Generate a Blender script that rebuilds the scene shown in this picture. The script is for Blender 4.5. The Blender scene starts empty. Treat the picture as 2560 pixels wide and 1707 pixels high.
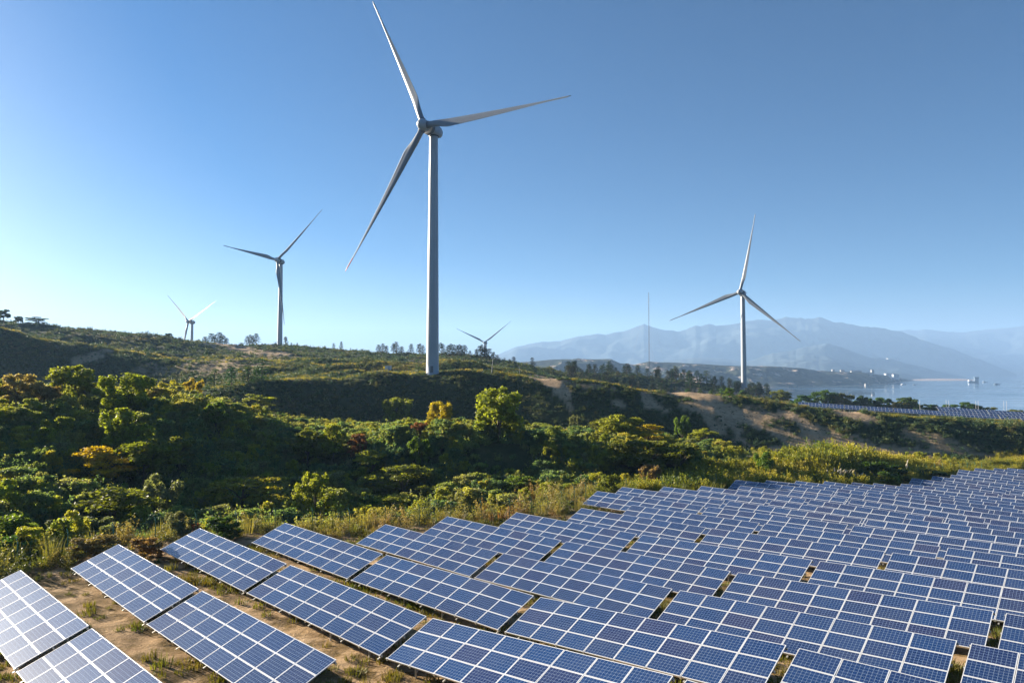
import bpy, math, random
import numpy as np
from mathutils import Matrix, Vector

random.seed(7)
rng = np.random.default_rng(7)
scene = bpy.context.scene
COL = scene.collection

# ------------------------------------------------------------------ camera
F_PX = 1737.0                      # focal length in pixels of a 2560 px wide frame
PITCH = math.atan((932.35 - 853.5) / F_PX)
ZC = 45.0                          # camera height above the lake
cam_d = bpy.data.cameras.new('camera')
cam = bpy.data.objects.new('camera', cam_d)
COL.objects.link(cam)
cam.location = (0, 0, ZC)
cam.rotation_euler = (math.pi / 2 + PITCH, 0, 0)
cam_d.sensor_width = 36.0
cam_d.lens = F_PX / 2560 * 36.0
cam_d.clip_start = 0.5
cam_d.clip_end = 40000
scene.camera = cam

# ------------------------------------------------------------------ light
SUN_AZ = math.radians(-61)         # clockwise from the view direction (+Y)
SUN_EL = math.radians(15.5)
world = bpy.data.worlds.new('World')
scene.world = world
world.use_nodes = True
wn = world.node_tree
wn.nodes.clear()
sky = wn.nodes.new('ShaderNodeTexSky')
sky.sky_type = 'NISHITA'
sky.sun_disc = False
sky.sun_elevation = SUN_EL
sky.sun_rotation = SUN_AZ
sky.altitude = 0
sky.air_density = 0.9
sky.dust_density = 1.1
sky.ozone_density = 4.5
hsv = wn.nodes.new('ShaderNodeHueSaturation')
hsv.inputs['Saturation'].default_value = 1.6
hsv.inputs['Value'].default_value = 0.40
hsv.inputs['Hue'].default_value = 0.503
bg = wn.nodes.new('ShaderNodeBackground')
bg.inputs['Strength'].default_value = 0.06
wo = wn.nodes.new('ShaderNodeOutputWorld')
wn.links.new(sky.outputs[0], hsv.inputs['Color'])
gam = wn.nodes.new('ShaderNodeGamma')
gam.inputs['Gamma'].default_value = 1.0
wn.links.new(hsv.outputs[0], gam.inputs['Color'])
wn.links.new(gam.outputs[0], bg.inputs['Color'])
wn.links.new(bg.outputs[0], wo.inputs['Surface'])

sun_d = bpy.data.lights.new('sun', 'SUN')
sun_d.energy = 5.0
sun_d.angle = math.radians(0.5)
sun_d.color = (1.0, 0.88, 0.70)
sun = bpy.data.objects.new('sun', sun_d)
COL.objects.link(sun)
sdir = Vector((math.sin(SUN_AZ) * math.cos(SUN_EL), math.cos(SUN_AZ) * math.cos(SUN_EL), math.sin(SUN_EL)))
sun.rotation_euler = sdir.to_track_quat('Z', 'Y').to_euler()
sun.location = (-60, 20, 120)

vs = scene.view_settings
vs.view_transform = 'Standard'
vs.look = 'None'
vs.exposure = 2.1
vs.gamma = 1.0
vs.use_curve_mapping = False
scene.cycles.use_denoising = True
scene.cycles.max_bounces = 8
scene.cycles.diffuse_bounces = 5
scene.cycles.transmission_bounces = 6
scene.cycles.volume_bounces = 1
scene.cycles.transparent_max_bounces = 4

HAZE = 0.95e-4
HAZE_COLOR = (0.38, 0.60, 0.94)
HAZE_ANISO = 0.15


# ------------------------------------------------------------------ helpers
def tag(o, label=None, cat=None, group=None, kind=None):
    if label: o['label'] = label
    if cat: o['category'] = cat
    if group: o['group'] = group
    if kind: o['kind'] = kind
    return o

def mesh_np(name, verts, faces, mats=(), mat_idx=None, smooth=False):
    """faces: list of tuples or an (n,k) array."""
    me = bpy.data.meshes.new(name)
    verts = np.asarray(verts, np.float32).reshape(-1, 3)
    if isinstance(faces, np.ndarray):
        n, k = faces.shape
        me.vertices.add(len(verts)); me.vertices.foreach_set('co', verts.ravel())
        me.loops.add(n * k); me.loops.foreach_set('vertex_index', faces.astype(np.int32).ravel())
        me.polygons.add(n)
        me.polygons.foreach_set('loop_start', np.arange(0, n * k, k, dtype=np.int32))
        me.polygons.foreach_set('loop_total', np.full(n, k, np.int32))
        me.update(calc_edges=True)
    else:
        me.from_pydata([tuple(v) for v in verts.tolist()], [], [tuple(f) for f in faces])
    for m in mats: me.materials.append(m)
    if mat_idx is not None:
        me.polygons.foreach_set('material_index', np.asarray(mat_idx, np.int32))
    if smooth:
        me.polygons.foreach_set('use_smooth', np.ones(len(me.polygons), bool))
    me.update()
    return me

def obj(name, me, parent=None, loc=None, mat=None):
    o = bpy.data.objects.new(name, me)
    COL.objects.link(o)
    if parent is not None: o.parent = parent
    if mat is not None: o.matrix_local = mat
    elif loc is not None: o.location = loc
    return o

def empty(name, loc=(0, 0, 0), mat=None):
    o = bpy.data.objects.new(name, None)
    COL.objects.link(o)
    o.empty_display_size = 0.5
    if mat is not None: o.matrix_world = mat
    else: o.location = loc
    return o

class MB:
    """collects boxes / tubes into one mesh"""
    def __init__(s): s.v = []; s.f = []; s.m = []
    def box(s, c, size, axes=None, mi=0):
        c = np.array(c, float); h = np.array(size, float) / 2
        A = np.eye(3) if axes is None else np.array(axes, float)
        b = len(s.v)
        for dx, dy, dz in ((-1,-1,-1),(1,-1,-1),(1,1,-1),(-1,1,-1),(-1,-1,1),(1,-1,1),(1,1,1),(-1,1,1)):
            s.v.append(c + A[0]*dx*h[0] + A[1]*dy*h[1] + A[2]*dz*h[2])
        for q in ((0,3,2,1),(4,5,6,7),(0,1,5,4),(1,2,6,5),(2,3,7,6),(3,0,4,7)):
            s.f.append(tuple(b+i for i in q)); s.m.append(mi)
    def tube(s, pts, rad, n=6, mi=0, caps=True):
        pts = [np.array(p, float) for p in pts]
        b = len(s.v)
        for i, p in enumerate(pts):
            t = pts[min(i+1, len(pts)-1)] - pts[max(i-1, 0)]
            t = t / (np.linalg.norm(t) + 1e-9)
            a = np.cross(t, [0, 0, 1.0]) if abs(t[2]) < 0.9 else np.cross(t, [1.0, 0, 0])
            a /= np.linalg.norm(a); c = np.cross(t, a)
            r = rad[i] if hasattr(rad, '__len__') else rad
            for k in range(n):
                an = 2*math.pi*k/n
                s.v.append(p + r*(a*math.cos(an) + c*math.sin(an)))
        for i in range(len(pts)-1):
            for k in range(n):
                s.f.append((b+i*n+k, b+i*n+(k+1) % n, b+(i+1)*n+(k+1) % n, b+(i+1)*n+k)); s.m.append(mi)
        if caps:
            s.f.append(tuple(b+k for k in reversed(range(n)))); s.m.append(mi)
            s.f.append(tuple(b+(len(pts)-1)*n+k for k in range(n))); s.m.append(mi)
    def mesh(s, name, mats, smooth=False):
        return mesh_np(name, np.array(s.v), s.f, mats, s.m, smooth)

ORD = ['first','second','third','fourth','fifth','sixth','seventh','eighth','ninth','tenth','eleventh','twelfth',
 'thirteenth','fourteenth','fifteenth','sixteenth','seventeenth','eighteenth','nineteenth','twentieth','twenty-first',
 'twenty-second','twenty-third','twenty-fourth','twenty-fifth','twenty-sixth','twenty-seventh','twenty-eighth','twenty-ninth','thirtieth']

CA, SA = math.cos(PITCH), math.sin(PITCH)
def ray(px, py):
    """direction (relative to camera) of a photo pixel, Y normalised to 1"""
    k = (853.5 - py) / F_PX
    y = CA - k * SA
    return np.array([(px - 1280) / F_PX / y, 1.0, (SA + k * CA) / y])
def project(X, Y, Z):
    """relative coordinates -> photo pixels"""
    d = Y * CA + Z * SA
    return 1280 + F_PX * X / d, 853.5 - F_PX * (Z * CA - Y * SA) / d

def _hash(ix, iy, seed):
    h = (ix.astype(np.int64) * 374761393 + iy.astype(np.int64) * 668265263 + seed * 974634721) & 0x7fffffff
    h = ((h ^ (h >> 13)) * 1274126177) & 0x7fffffff
    h = h ^ (h >> 16)
    return (h & 0xffff) / 65535.0
def vnoise(x, y, seed=0):
    ix = np.floor(x); iy = np.floor(y)
    fx = x - ix; fy = y - iy
    fx = fx*fx*(3-2*fx); fy = fy*fy*(3-2*fy)
    a = _hash(ix, iy, seed); b = _hash(ix+1, iy, seed); c = _hash(ix, iy+1, seed); d = _hash(ix+1, iy+1, seed)
    return (a*(1-fx)+b*fx)*(1-fy) + (c*(1-fx)+d*fx)*fy - 0.5
def fbm(x, y, sc, seed=0, oct=3):
    t = 0; a = 1.0
    for k in range(oct):
        t = t + a*vnoise(x/sc*2**k + 17.3*k, y/sc*2**k - 9.1*k, seed+k); a *= 0.5
    return t
def sstep(a, b, x):
    t = np.clip((x-a)/(b-a), 0, 1); return t*t*(3-2*t)

# ------------------------------------------------------------------ materials
def new_mat(name):
    m = bpy.data.materials.new(name); m.use_nodes = True
    nt = m.node_tree; nt.nodes.clear()
    out = nt.nodes.new('ShaderNodeOutputMaterial')
    return m, nt, out
def N(nt, typ, **kw):
    n = nt.nodes.new(typ)
    for k, v in kw.items():
        if k.startswith('i_'):
            n.inputs[k[2:]].default_value = v
        else: setattr(n, k, v)
    return n
def simple_mat(name, color, rough=0.6, metal=0.0, spec=0.5, noise=0.0, scale=5.0):
    m, nt, out = new_mat(name)
    p = N(nt, 'ShaderNodeBsdfPrincipled', i_Roughness=rough, i_Metallic=metal)
    p.inputs['Specular IOR Level'].default_value = spec
    c = (*color, 1)
    if noise:
        tc = N(nt, 'ShaderNodeTexCoord'); nz = N(nt, 'ShaderNodeTexNoise', i_Scale=scale, i_Detail=4.0)
        nt.links.new(tc.outputs['Object'], nz.inputs['Vector'])
        mr = N(nt, 'ShaderNodeMapRange'); mr.inputs[1].default_value = .3; mr.inputs[2].default_value = .7
        mr.inputs[3].default_value = 1-noise; mr.inputs[4].default_value = 1+noise
        nt.links.new(nz.outputs[0], mr.inputs[0])
        mx = N(nt, 'ShaderNodeVectorMath', operation='SCALE'); mx.inputs[0].default_value = color
        nt.links.new(mr.outputs[0], mx.inputs['Scale'])
        nt.links.new(mx.outputs[0], p.inputs['Base Color'])
    else: p.inputs['Base Color'].default_value = c
    nt.links.new(p.outputs[0], out.inputs['Surface'])
    return m

def leaf_mat(name, ramp=None, use_obj=False, var=0.45, transl=0.35, nscale=0.05):
    """leaf colour from the object colour or from a patchy ramp over the ground, varied per plant"""
    m, nt, out = new_mat(name)
    oi = N(nt, 'ShaderNodeObjectInfo')
    geo = N(nt, 'ShaderNodeNewGeometry')
    if use_obj:
        col = oi.outputs['Color']
    else:
        nz = N(nt, 'ShaderNodeTexNoise', i_Scale=nscale, i_Detail=3.0)
        nt.links.new(geo.outputs['Position'], nz.inputs['Vector'])
        ad = N(nt, 'ShaderNodeMath', operation='MULTIPLY_ADD')
        nt.links.new(oi.outputs['Random'], ad.inputs[0]); ad.inputs[1].default_value = 0.36
        nt.links.new(nz.outputs[0], ad.inputs[2])
        sb = N(nt, 'ShaderNodeMath', operation='SUBTRACT'); nt.links.new(ad.outputs[0], sb.inputs[0]); sb.inputs[1].default_value = 0.18
        cr = N(nt, 'ShaderNodeValToRGB')
        els = cr.color_ramp.elements
        for i, (p, c) in enumerate(ramp):
            e = els[i] if i < 2 else els.new(p)
            e.position = p; e.color = (*c, 1)
        nt.links.new(sb.outputs[0], cr.inputs[0])
        col = cr.outputs[0]
    nf = N(nt, 'ShaderNodeTexNoise', i_Scale=1.3, i_Detail=3.0)
    nt.links.new(geo.outputs['Position'], nf.inputs['Vector'])
    mr = N(nt, 'ShaderNodeMapRange'); mr.inputs[1].default_value = .3; mr.inputs[2].default_value = .7
    mr.inputs[3].default_value = 1-var; mr.inputs[4].default_value = 1+var
    nt.links.new(nf.outputs[0], mr.inputs[0])
    rr = N(nt, 'ShaderNodeMapRange'); rr.inputs[3].default_value = 0.75; rr.inputs[4].default_value = 1.25
    nt.links.new(geo.outputs['Random Per Island'], rr.inputs[0])
    mm = N(nt, 'ShaderNodeMath', operation='MULTIPLY')
    nt.links.new(mr.outputs[0], mm.inputs[0]); nt.links.new(rr.outputs[0], mm.inputs[1])
    mx = N(nt, 'ShaderNodeVectorMath', operation='SCALE')
    nt.links.new(col, mx.inputs[0]); nt.links.new(mm.outputs[0], mx.inputs['Scale'])
    p = N(nt, 'ShaderNodeBsdfPrincipled', i_Roughness=0.55)
    p.inputs['Specular IOR Level'].default_value = 0.25
    nt.links.new(mx.outputs[0], p.inputs['Base Color'])
    tr = N(nt, 'ShaderNodeBsdfTranslucent')
    ty = N(nt, 'ShaderNodeVectorMath', operation='MULTIPLY'); ty.inputs[1].default_value = (1.25, 1.2, 0.5)
    nt.links.new(mx.outputs[0], ty.inputs[0]); nt.links.new(ty.outputs[0], tr.inputs['Color'])
    ms = N(nt, 'ShaderNodeMixShader'); ms.inputs[0].default_value = transl
    nt.links.new(p.outputs[0], ms.inputs[1]); nt.links.new(tr.outputs[0], ms.inputs[2])
    nt.links.new(ms.outputs[0], out.inputs['Surface'])
    return m

M_WHITE = simple_mat('turbine_white', (0.34, 0.37, 0.41), 0.4, noise=0.06, scale=0.15)
M_BLADE = simple_mat('blade_grey_white', (0.15, 0.175, 0.21), 0.42, noise=0.05, scale=0.2)
M_RED = simple_mat('blade_tip_red', (0.35, 0.03, 0.03), 0.4)
M_DARK = simple_mat('dark_gap', (0.03, 0.035, 0.045), 0.6)
M_GALV = simple_mat('galvanised_steel', (0.55, 0.54, 0.50), 0.45, 0.6, noise=0.12, scale=3)
M_ALU = simple_mat('aluminium_frame', (0.74, 0.75, 0.76), 0.35, 0.2)
M_BACK = simple_mat('panel_backsheet', (0.5, 0.5, 0.5), 0.6)
M_BARK = simple_mat('bark', (0.10, 0.075, 0.05), 0.9, noise=0.3, scale=8)
M_PAINT = simple_mat('white_paint', (0.6, 0.61, 0.62), 0.5, noise=0.08, scale=1)
M_GREEN = simple_mat('fence_green', (0.02, 0.16, 0.10), 0.45)
M_STEEL = simple_mat('mast_grey', (0.14, 0.15, 0.17), 0.5, 0.3)
M_HULL = simple_mat('ship_hull', (0.05, 0.10, 0.16), 0.6, noise=0.2, scale=0.2)
M_SHIPW = simple_mat('ship_upperworks', (0.35, 0.40, 0.46), 0.6)
M_WALL = simple_mat('plaster_wall', (0.30, 0.295, 0.28), 0.8, noise=0.08, scale=0.3)
M_ROOF = simple_mat('grey_roof', (0.25, 0.22, 0.21), 0.8)
M_WINDOW = simple_mat('window_glass', (0.04, 0.06, 0.09), 0.15)

def cell_material():
    m, nt, out = new_mat('solar_cells')
    tc = N(nt, 'ShaderNodeTexCoord'); sp = N(nt, 'ShaderNodeSeparateXYZ')
    nt.links.new(tc.outputs['Object'], sp.inputs[0])
    def line(sock, pitch, width, off=0.0):
        a = N(nt, 'ShaderNodeMath', operation='MULTIPLY_ADD'); nt.links.new(sock, a.inputs[0]); a.inputs[1].default_value = 1/pitch; a.inputs[2].default_value = 50.0+off
        b = N(nt, 'ShaderNodeMath', operation='FRACT'); nt.links.new(a.outputs[0], b.inputs[0])
        c = N(nt, 'ShaderNodeMath', operation='SUBTRACT'); nt.links.new(b.outputs[0], c.inputs[0]); c.inputs[1].default_value = 0.5
        d = N(nt, 'ShaderNodeMath', operation='ABSOLUTE'); nt.links.new(c.outputs[0], d.inputs[0])
        e = N(nt, 'ShaderNodeMath', operation='GREATER_THAN'); nt.links.new(d.outputs[0], e.inputs[0]); e.inputs[1].default_value = 0.5-width/pitch/2
        return e.outputs[0]
    l1 = line(sp.outputs[0], 0.1575, 0.0075)
    l2 = line(sp.outputs[1], 0.1575, 0.0075)
    l3 = line(sp.outputs[1], 0.0525, 0.0022, 0.5)
    mx = N(nt, 'ShaderNodeMath', operation='MAXIMUM'); nt.links.new(l1, mx.inputs[0]); nt.links.new(l2, mx.inputs[1])
    h3 = N(nt, 'ShaderNodeMath', operation='MULTIPLY'); nt.links.new(l3, h3.inputs[0]); h3.inputs[1].default_value = 0.5
    mx2 = N(nt, 'ShaderNodeMath', operation='MAXIMUM'); nt.links.new(mx.outputs[0], mx2.inputs[0]); nt.links.new(h3.outputs[0], mx2.inputs[1])
    oi = N(nt, 'ShaderNodeObjectInfo')
    cr = N(nt, 'ShaderNodeValToRGB')
    els = cr.color_ramp.elements
    els[0].position = 0.0; els[0].color = (0.003, 0.020, 0.090, 1)
    els[1].position = 1.0; els[1].color = (0.009, 0.014, 0.070, 1)
    e = els.new(0.45); e.color = (0.002, 0.028, 0.115, 1)
    e = els.new(0.75); e.color = (0.004, 0.020, 0.085, 1)
    nt.links.new(oi.outputs['Random'], cr.inputs[0])
    vo = N(nt, 'ShaderNodeTexVoronoi', i_Scale=30.0); nt.links.new(tc.outputs['Object'], vo.inputs['Vector'])
    mr = N(nt, 'ShaderNodeMapRange'); mr.inputs[3].default_value = .85; mr.inputs[4].default_value = 1.2
    nt.links.new(vo.outputs['Color'], mr.inputs[0])
    sc = N(nt, 'ShaderNodeVectorMath', operation='SCALE'); nt.links.new(cr.outputs[0], sc.inputs[0]); nt.links.new(mr.outputs[0], sc.inputs['Scale'])
    mix = N(nt, 'ShaderNodeMix', data_type='RGBA')
    nt.links.new(mx2.outputs[0], mix.inputs[0]); nt.links.new(sc.outputs[0], mix.inputs[6]); mix.inputs[7].default_value = (0.26, 0.34, 0.46, 1)
    # a thin film of dust, patchy over the rows
    geo = N(nt, 'ShaderNodeNewGeometry'); dn = N(nt, 'ShaderNodeTexNoise', i_Scale=0.5, i_Detail=5.0)
    nt.links.new(geo.outputs['Position'], dn.inputs['Vector'])
    dr = N(nt, 'ShaderNodeMapRange'); dr.inputs[1].default_value = .35; dr.inputs[2].default_value = .75; dr.inputs[3].default_value = 0.0; dr.inputs[4].default_value = 0.05
    nt.links.new(dn.outputs[0], dr.inputs[0])
    mix2 = N(nt, 'ShaderNodeMix', data_type='RGBA'); nt.links.new(dr.outputs[0], mix2.inputs[0]); nt.links.new(mix.outputs[2], mix2.inputs[6]); mix2.inputs[7].default_value = (0.33, 0.30, 0.27, 1)
    p = N(nt, 'ShaderNodeBsdfPrincipled', i_Roughness=0.24)
    p.inputs['IOR'].default_value = 1.9
    nt.links.new(mix2.outputs[2], p.inputs['Base Color'])
    nt.links.new(p.outputs[0], out.inputs['Surface'])
    return m
M_CELL = cell_material()

# ------------------------------------------------------------------ solar field survey (row offset, along-row, height of the high edge)
SURV = [(9.94, -49.63, -11.59), (9.94, -36.33, -11.44), (16.09, -52.63, -11.64), (16.09, -39.33, -11.85), (16.09, -38.87, -11.84), (16.09, -25.57, -11.88), (22.2, -54.28, -11.77), (22.2, -40.98, -11.92), (22.2, -27.17, -11.92), (22.2, -13.49, -10.7), (28.47, -52.82, -12.14), (28.47, -39.52, -12.24), (28.47, -25.76, -12.04), (28.47, -12.09, -10.99), (35.01, -48.18, -12.59), (35.01, -34.88, -12.52), (35.01, -21.02, -12.16), (35.01, -7.33, -11.45), (41.59, -47.94, -12.87), (41.59, -34.64, -12.82), (41.59, -20.79, -12.49), (41.59, -6.98, -11.7), (47.8, -45.2, -13.02), (47.8, -31.9, -12.9), (47.8, -18.13, -12.41), (54.22, -42.56, -13.14), (54.22, -29.26, -13.03), (54.22, -15.48, -12.58), (59.59, -40.32, -13.32), (59.59, -27.02, -13.14), (64.69, -48.46, -13.46), (64.69, -35.16, -13.42), (70.53, -49.09, -13.74), (70.53, -35.79, -13.67), (76.48, -47.0, -14.2), (76.48, -33.7, -14.16), (47.8, -11.04, -12.12), (47.8, -7.69, -11.95), (54.22, -8.45, -12.44), (59.59, -13.33, -12.84), (59.59, -9.58, -12.76), (64.69, -21.55, -13.18), (64.69, -9.58, -12.93), (70.53, -22.19, -13.72), (70.53, -10.36, -13.57), (76.48, -20.03, -14.21), (76.48, -11.37, -14.15), (82.23, -44.94, -14.53), (82.23, -31.8, -14.57), (82.23, -17.81, -14.86), (82.23, -12.47, -14.86), (87.98, -42.36, -14.91), (93.73, -45.8, -15.05), (93.73, -33.31, -15.05), (99.48, -43.88, -15.63), (105.23, -41.86, -16.12), (110.98, -39.77, -16.54), (116.73, -37.62, -17.12), (128.23, -33.68, -18.4), (133.98, -33.51, -17.79), (139.73, -31.65, -17.95), (145.48, -30.05, -18.39), (151.23, -29.98, -17.7), (156.98, -28.47, -18.0), (162.73, -26.39, -18.37), (168.48, -25.12, -18.81)]
ROW_S0 = {1: -49.63, 2: -52.63, 3: -54.28, 4: -52.82, 5: -48.18, 6: -47.94, 7: -45.2, 8: -42.56, 9: -40.32, 10: -48.46, 11: -49.09, 12: -47.0, 13: -44.94, 14: -42.36, 15: -45.8, 16: -43.88, 17: -41.86, 18: -39.77, 19: -37.62, 20: -36.2, 21: -33.68, 22: -33.51, 23: -31.65, 24: -30.05, 25: -29.98, 26: -28.47, 27: -26.39, 28: -25.12}
ROW_OFF = [9.94, 16.09, 22.2, 28.47, 35.01, 41.59, 47.8, 54.22, 59.59, 64.69, 70.53, 76.48, 82.23, 87.98, 93.73, 99.48, 105.23, 110.98, 116.73, 122.48, 128.23, 133.98, 139.73, 145.48, 151.23, 156.98, 162.73, 168.48]
TH = math.radians(46.22)
E2 = np.array([math.sin(TH), -math.cos(TH)])      # along a row, away from the hedge
N2 = np.array([math.cos(TH), math.sin(TH)])       # across the rows, towards the high edge
TILT = math.radians(21.3)

_S = np.array(SURV)
def _tps(r2): return np.where(r2 > 0, r2*np.log(np.maximum(r2, 1e-9))*0.5, 0)
def _fit():
    P = _S[:, :2]/30.0; n = len(P)
    K = _tps(((P[:, None]-P[None])**2).sum(-1)) + np.eye(n)*0.03
    A = np.c_[np.ones(n), P]
    M = np.block([[K, A], [A.T, np.zeros((3, 3))]])
    return P, np.linalg.solve(M, np.r_[_S[:, 2], 0, 0, 0])
_P, _W = _fit()
def top_z(o, s):
    o = np.asarray(o, float); s = np.asarray(s, float)
    o2 = np.clip(o, 0, 175); s2 = np.clip(s, -58, 8)
    q = np.stack([o2, s2], -1)/30.0
    r2 = ((q[..., None, :]-_P)**2).sum(-1)
    z = _tps(r2)@_W[:-3] + _W[-3] + q@_W[-2:]
    return np.clip(z, -24, -10.3)
_bo = np.array([-60] + ROW_OFF + [230]); _bs = np.array([-46] + [ROW_S0[r] for r in range(1, 29)] + [-14])
def hedge_dist(X, Y):
    """distance beyond the row ends, positive on the brush side"""
    o = X*N2[0]+Y*N2[1]; s = X*E2[0]+Y*E2[1]
    return np.interp(o, _bo, _bs) - s, o, s

# ------------------------------------------------------------------ terrain: nodes (depth, photo row) for columns of the view
COLX = [-900, 0, 150, 300, 450, 600, 750, 900, 1000, 1084, 1150, 1240, 1330, 1400, 1550, 1700, 1850, 2000, 2150, 2300, 2450, 2560, 3400]
PROF = [
 [(55,1380),(108,1015),(135,1012),(190,955),(255,950),(300,800),(350,830),(420,780),(800,880),(1100,1000)],
 [(58,1370),(116,998),(140,998),(192,972),(258,962),(300,815),(345,838),(420,803),(800,900),(1100,1000)],
 [(62,1345),(120,998),(145,998),(194,976),(258,970),(300,853),(345,857),(420,824),(800,900),(1100,1000)],
 [(70,1318),(122,1012),(148,1012),(195,990),(255,976),(300,884),(345,878),(420,830),(800,905),(1100,1000)],
 [(80,1300),(124,1016),(152,1016),(195,992),(255,978),(300,896),(345,893),(420,846),(800,910),(1100,1000)],
 [(90,1270),(124,1042),(172,1045),(200,964),(240,958),(290,908),(360,893),(500,870),(800,930),(1100,1000)],
 [(100,1245),(122,1116),(188,1066),(214,952),(248,945),(290,904),(350,902),(520,867),(800,930),(1100,1000)],
 [(102,1240),(120,1114),(196,1072),(224,939),(252,936),(290,906),(350,907),(500,884),(800,935),(1100,1000)],
 [(103,1238),(118,1104),(199,1074),(227,934),(255,936),(288,918),(340,917),(490,887),(800,938),(1100,1000)],
 [(104,1236),(118,1099),(202,1075),(229,931),(255,934),(285,924),(330,926),(480,888),(800,940),(1100,1000)],
 [(104,1235),(118,1100),(202,1075),(229,928),(257,934),(292,898),(340,919),(480,888),(800,945),(1100,1000)],
 [(104,1234),(118,1104),(200,1076),(227,931),(257,942),(300,926),(350,926),(470,897),(800,955),(1000,1010)],
 [(104,1232),(118,1112),(194,1084),(221,941),(257,958),(310,937),(360,932),(470,917),(700,1000),(900,1020)],
 [(104,1228),(119,1122),(190,1092),(217,949),(257,977),(310,947),(370,948),(450,938),(640,1040),(800,1035)],
 [(106,1220),(122,1132),(186,1103),(214,969),(255,1006),(330,987),(400,980),(520,937),(640,1045),(800,1035)],
 [(110,1205),(124,1143),(184,1115),(211,990),(255,1015),(340,1002),(420,992),(520,952),(640,1045),(800,1035)],
 [(113,1195),(128,1158),(180,1124),(207,990),(250,1012),(340,1002),(420,998),(520,976),(640,1050),(800,1035)],
 [(116,1183),(134,1165),(174,1138),(199,1022),(224,1030),(340,1040),(400,1030),(480,1012),(600,1055),(800,1035)],
 [(121,1174),(140,1165),(172,1150),(195,1041),(214,1043),(300,1050),(380,1036),(470,1018),(580,1070),(800,1040)],
 [(128,1170),(144,1164),(170,1156),(191,1050),(208,1051),(300,1056),(380,1044),(450,1030),(560,1075),(800,1040)],
 [(138,1170),(150,1164),(168,1160),(189,1058),(204,1058),(300,1062),(380,1052),(440,1036),(550,1080),(800,1040)],
 [(146,1167),(156,1162),(168,1162),(187,1063),(200,1063),(300,1068),(380,1056),(430,1044),(540,1085),(800,1040)],
 [(160,1167),(170,1162),(176,1160),(194,1067),(208,1067),(300,1070),(380,1060),(430,1052),(540,1085),(800,1040)]]
NU, NY = 901, 900
U = np.linspace(-1.6, 1.35, NU)
LY = np.linspace(math.log(3.0), math.log(1100.0), NY)
def _build_profile():
    cu = (np.array(COLX)-1280)/F_PX
    K = len(PROF[0])
    Yn = np.zeros((NU, K+2)); Zn = np.zeros((NU, K+2))
    ker = np.exp(-0.5*(np.arange(-24, 25)/9.0)**2); ker /= ker.sum()
    def sm(a): return np.convolve(np.pad(a, 24, mode='edge'), ker, 'valid')
    for k in range(K):
        Y = np.array([c[k][0] for c in PROF], float)
        Z = np.array([c[k][0]*ray(1280, c[k][1])[2] for c in PROF])
        Yn[:, k+2] = sm(np.interp(U, cu, Y)); Zn[:, k+2] = sm(np.interp(U, cu, Z))
    Yn[:, 0] = 2.0; Zn[:, 0] = -13.6
    Yn[:, 1] = Yn[:, 2]*0.7; Zn[:, 1] = Zn[:, 2]+0.6
    # monotone cubic in depth
    h = np.diff(Yn, axis=1); d = np.diff(Zn, axis=1)/h
    m = np.zeros_like(Zn)
    for k in range(1, K+1):
        a, b = d[:, k-1], d[:, k]
        hm = np.where(a*b > 0, 2*a*b/(a+b+1e-12), 0)
        m[:, k] = np.where(a*b > 0, hm, 0)
    m[:, 0] = d[:, 0]; m[:, -1] = d[:, -1]
    H = np.zeros((NU, NY)); Yq = np.exp(LY)
    for i in range(NU):
        j = np.clip(np.searchsorted(Yn[i], Yq)-1, 0, K)
        t = np.clip((Yq-Yn[i][j])/h[i][j], 0, 1); hh = h[i][j]
        H[i] = ((1+2*t)*(1-t)**2*Zn[i][j] + t*(1-t)**2*hh*m[i][j] + t*t*(3-2*t)*Zn[i][j+1] + t*t*(t-1)*hh*m[i][j+1])
    return H
_H = _build_profile()

def ground(X, Y):
    """ground height relative to the camera"""
    X = np.asarray(X, float); Y = np.asarray(Y, float)
    fu = np.clip((X/np.maximum(Y, 1)-U[0])/(U[1]-U[0]), 0, NU-1.001)
    fy = np.clip((np.log(np.maximum(Y, 3.01))-LY[0])/(LY[1]-LY[0]), 0, NY-1.001)
    i = fu.astype(int); j = fy.astype(int); a = fu-i; b = fy-j
    zp = (_H[i, j]*(1-a)+_H[i+1, j]*a)*(1-b) + (_H[i, j+1]*(1-a)+_H[i+1, j+1]*a)*b
    d, o, s = hedge_dist(X, Y)
    w = sstep(5, 16, d)
    zf = top_z(o, s) - 1.75
    far = sstep(120, 300, Y)
    nz = fbm(X, Y, 14, 3)*(0.9+1.6*far) + fbm(X, Y, 4.5, 11, 2)*(0.35+0.5*far) + fbm(X, Y, 45, 21, 2)*1.5*far
    nz = nz*w*(1-0.5*sstep(600, 1000, Y)) + (fbm(X, Y, 3, 31, 2)*0.16 + fbm(X, Y, 1.1, 41, 2)*.10)*(1-w)
    return zf*(1-w) + zp*w + nz

def gz(x, y): return float(ground(np.array([x]), np.array([y]))[0])

_yr = np.exp(np.linspace(math.log(20), math.log(1000), 2500))
def hit(px, py, up=0.0, y0=20.0):
    r = ray(px, py)
    Y = _yr[_yr > y0]
    g = ground(r[0]*Y, Y)+up
    k = np.nonzero(r[2]*Y < g)[0]
    return float(Y[k[0]]) if len(k) else None

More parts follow.
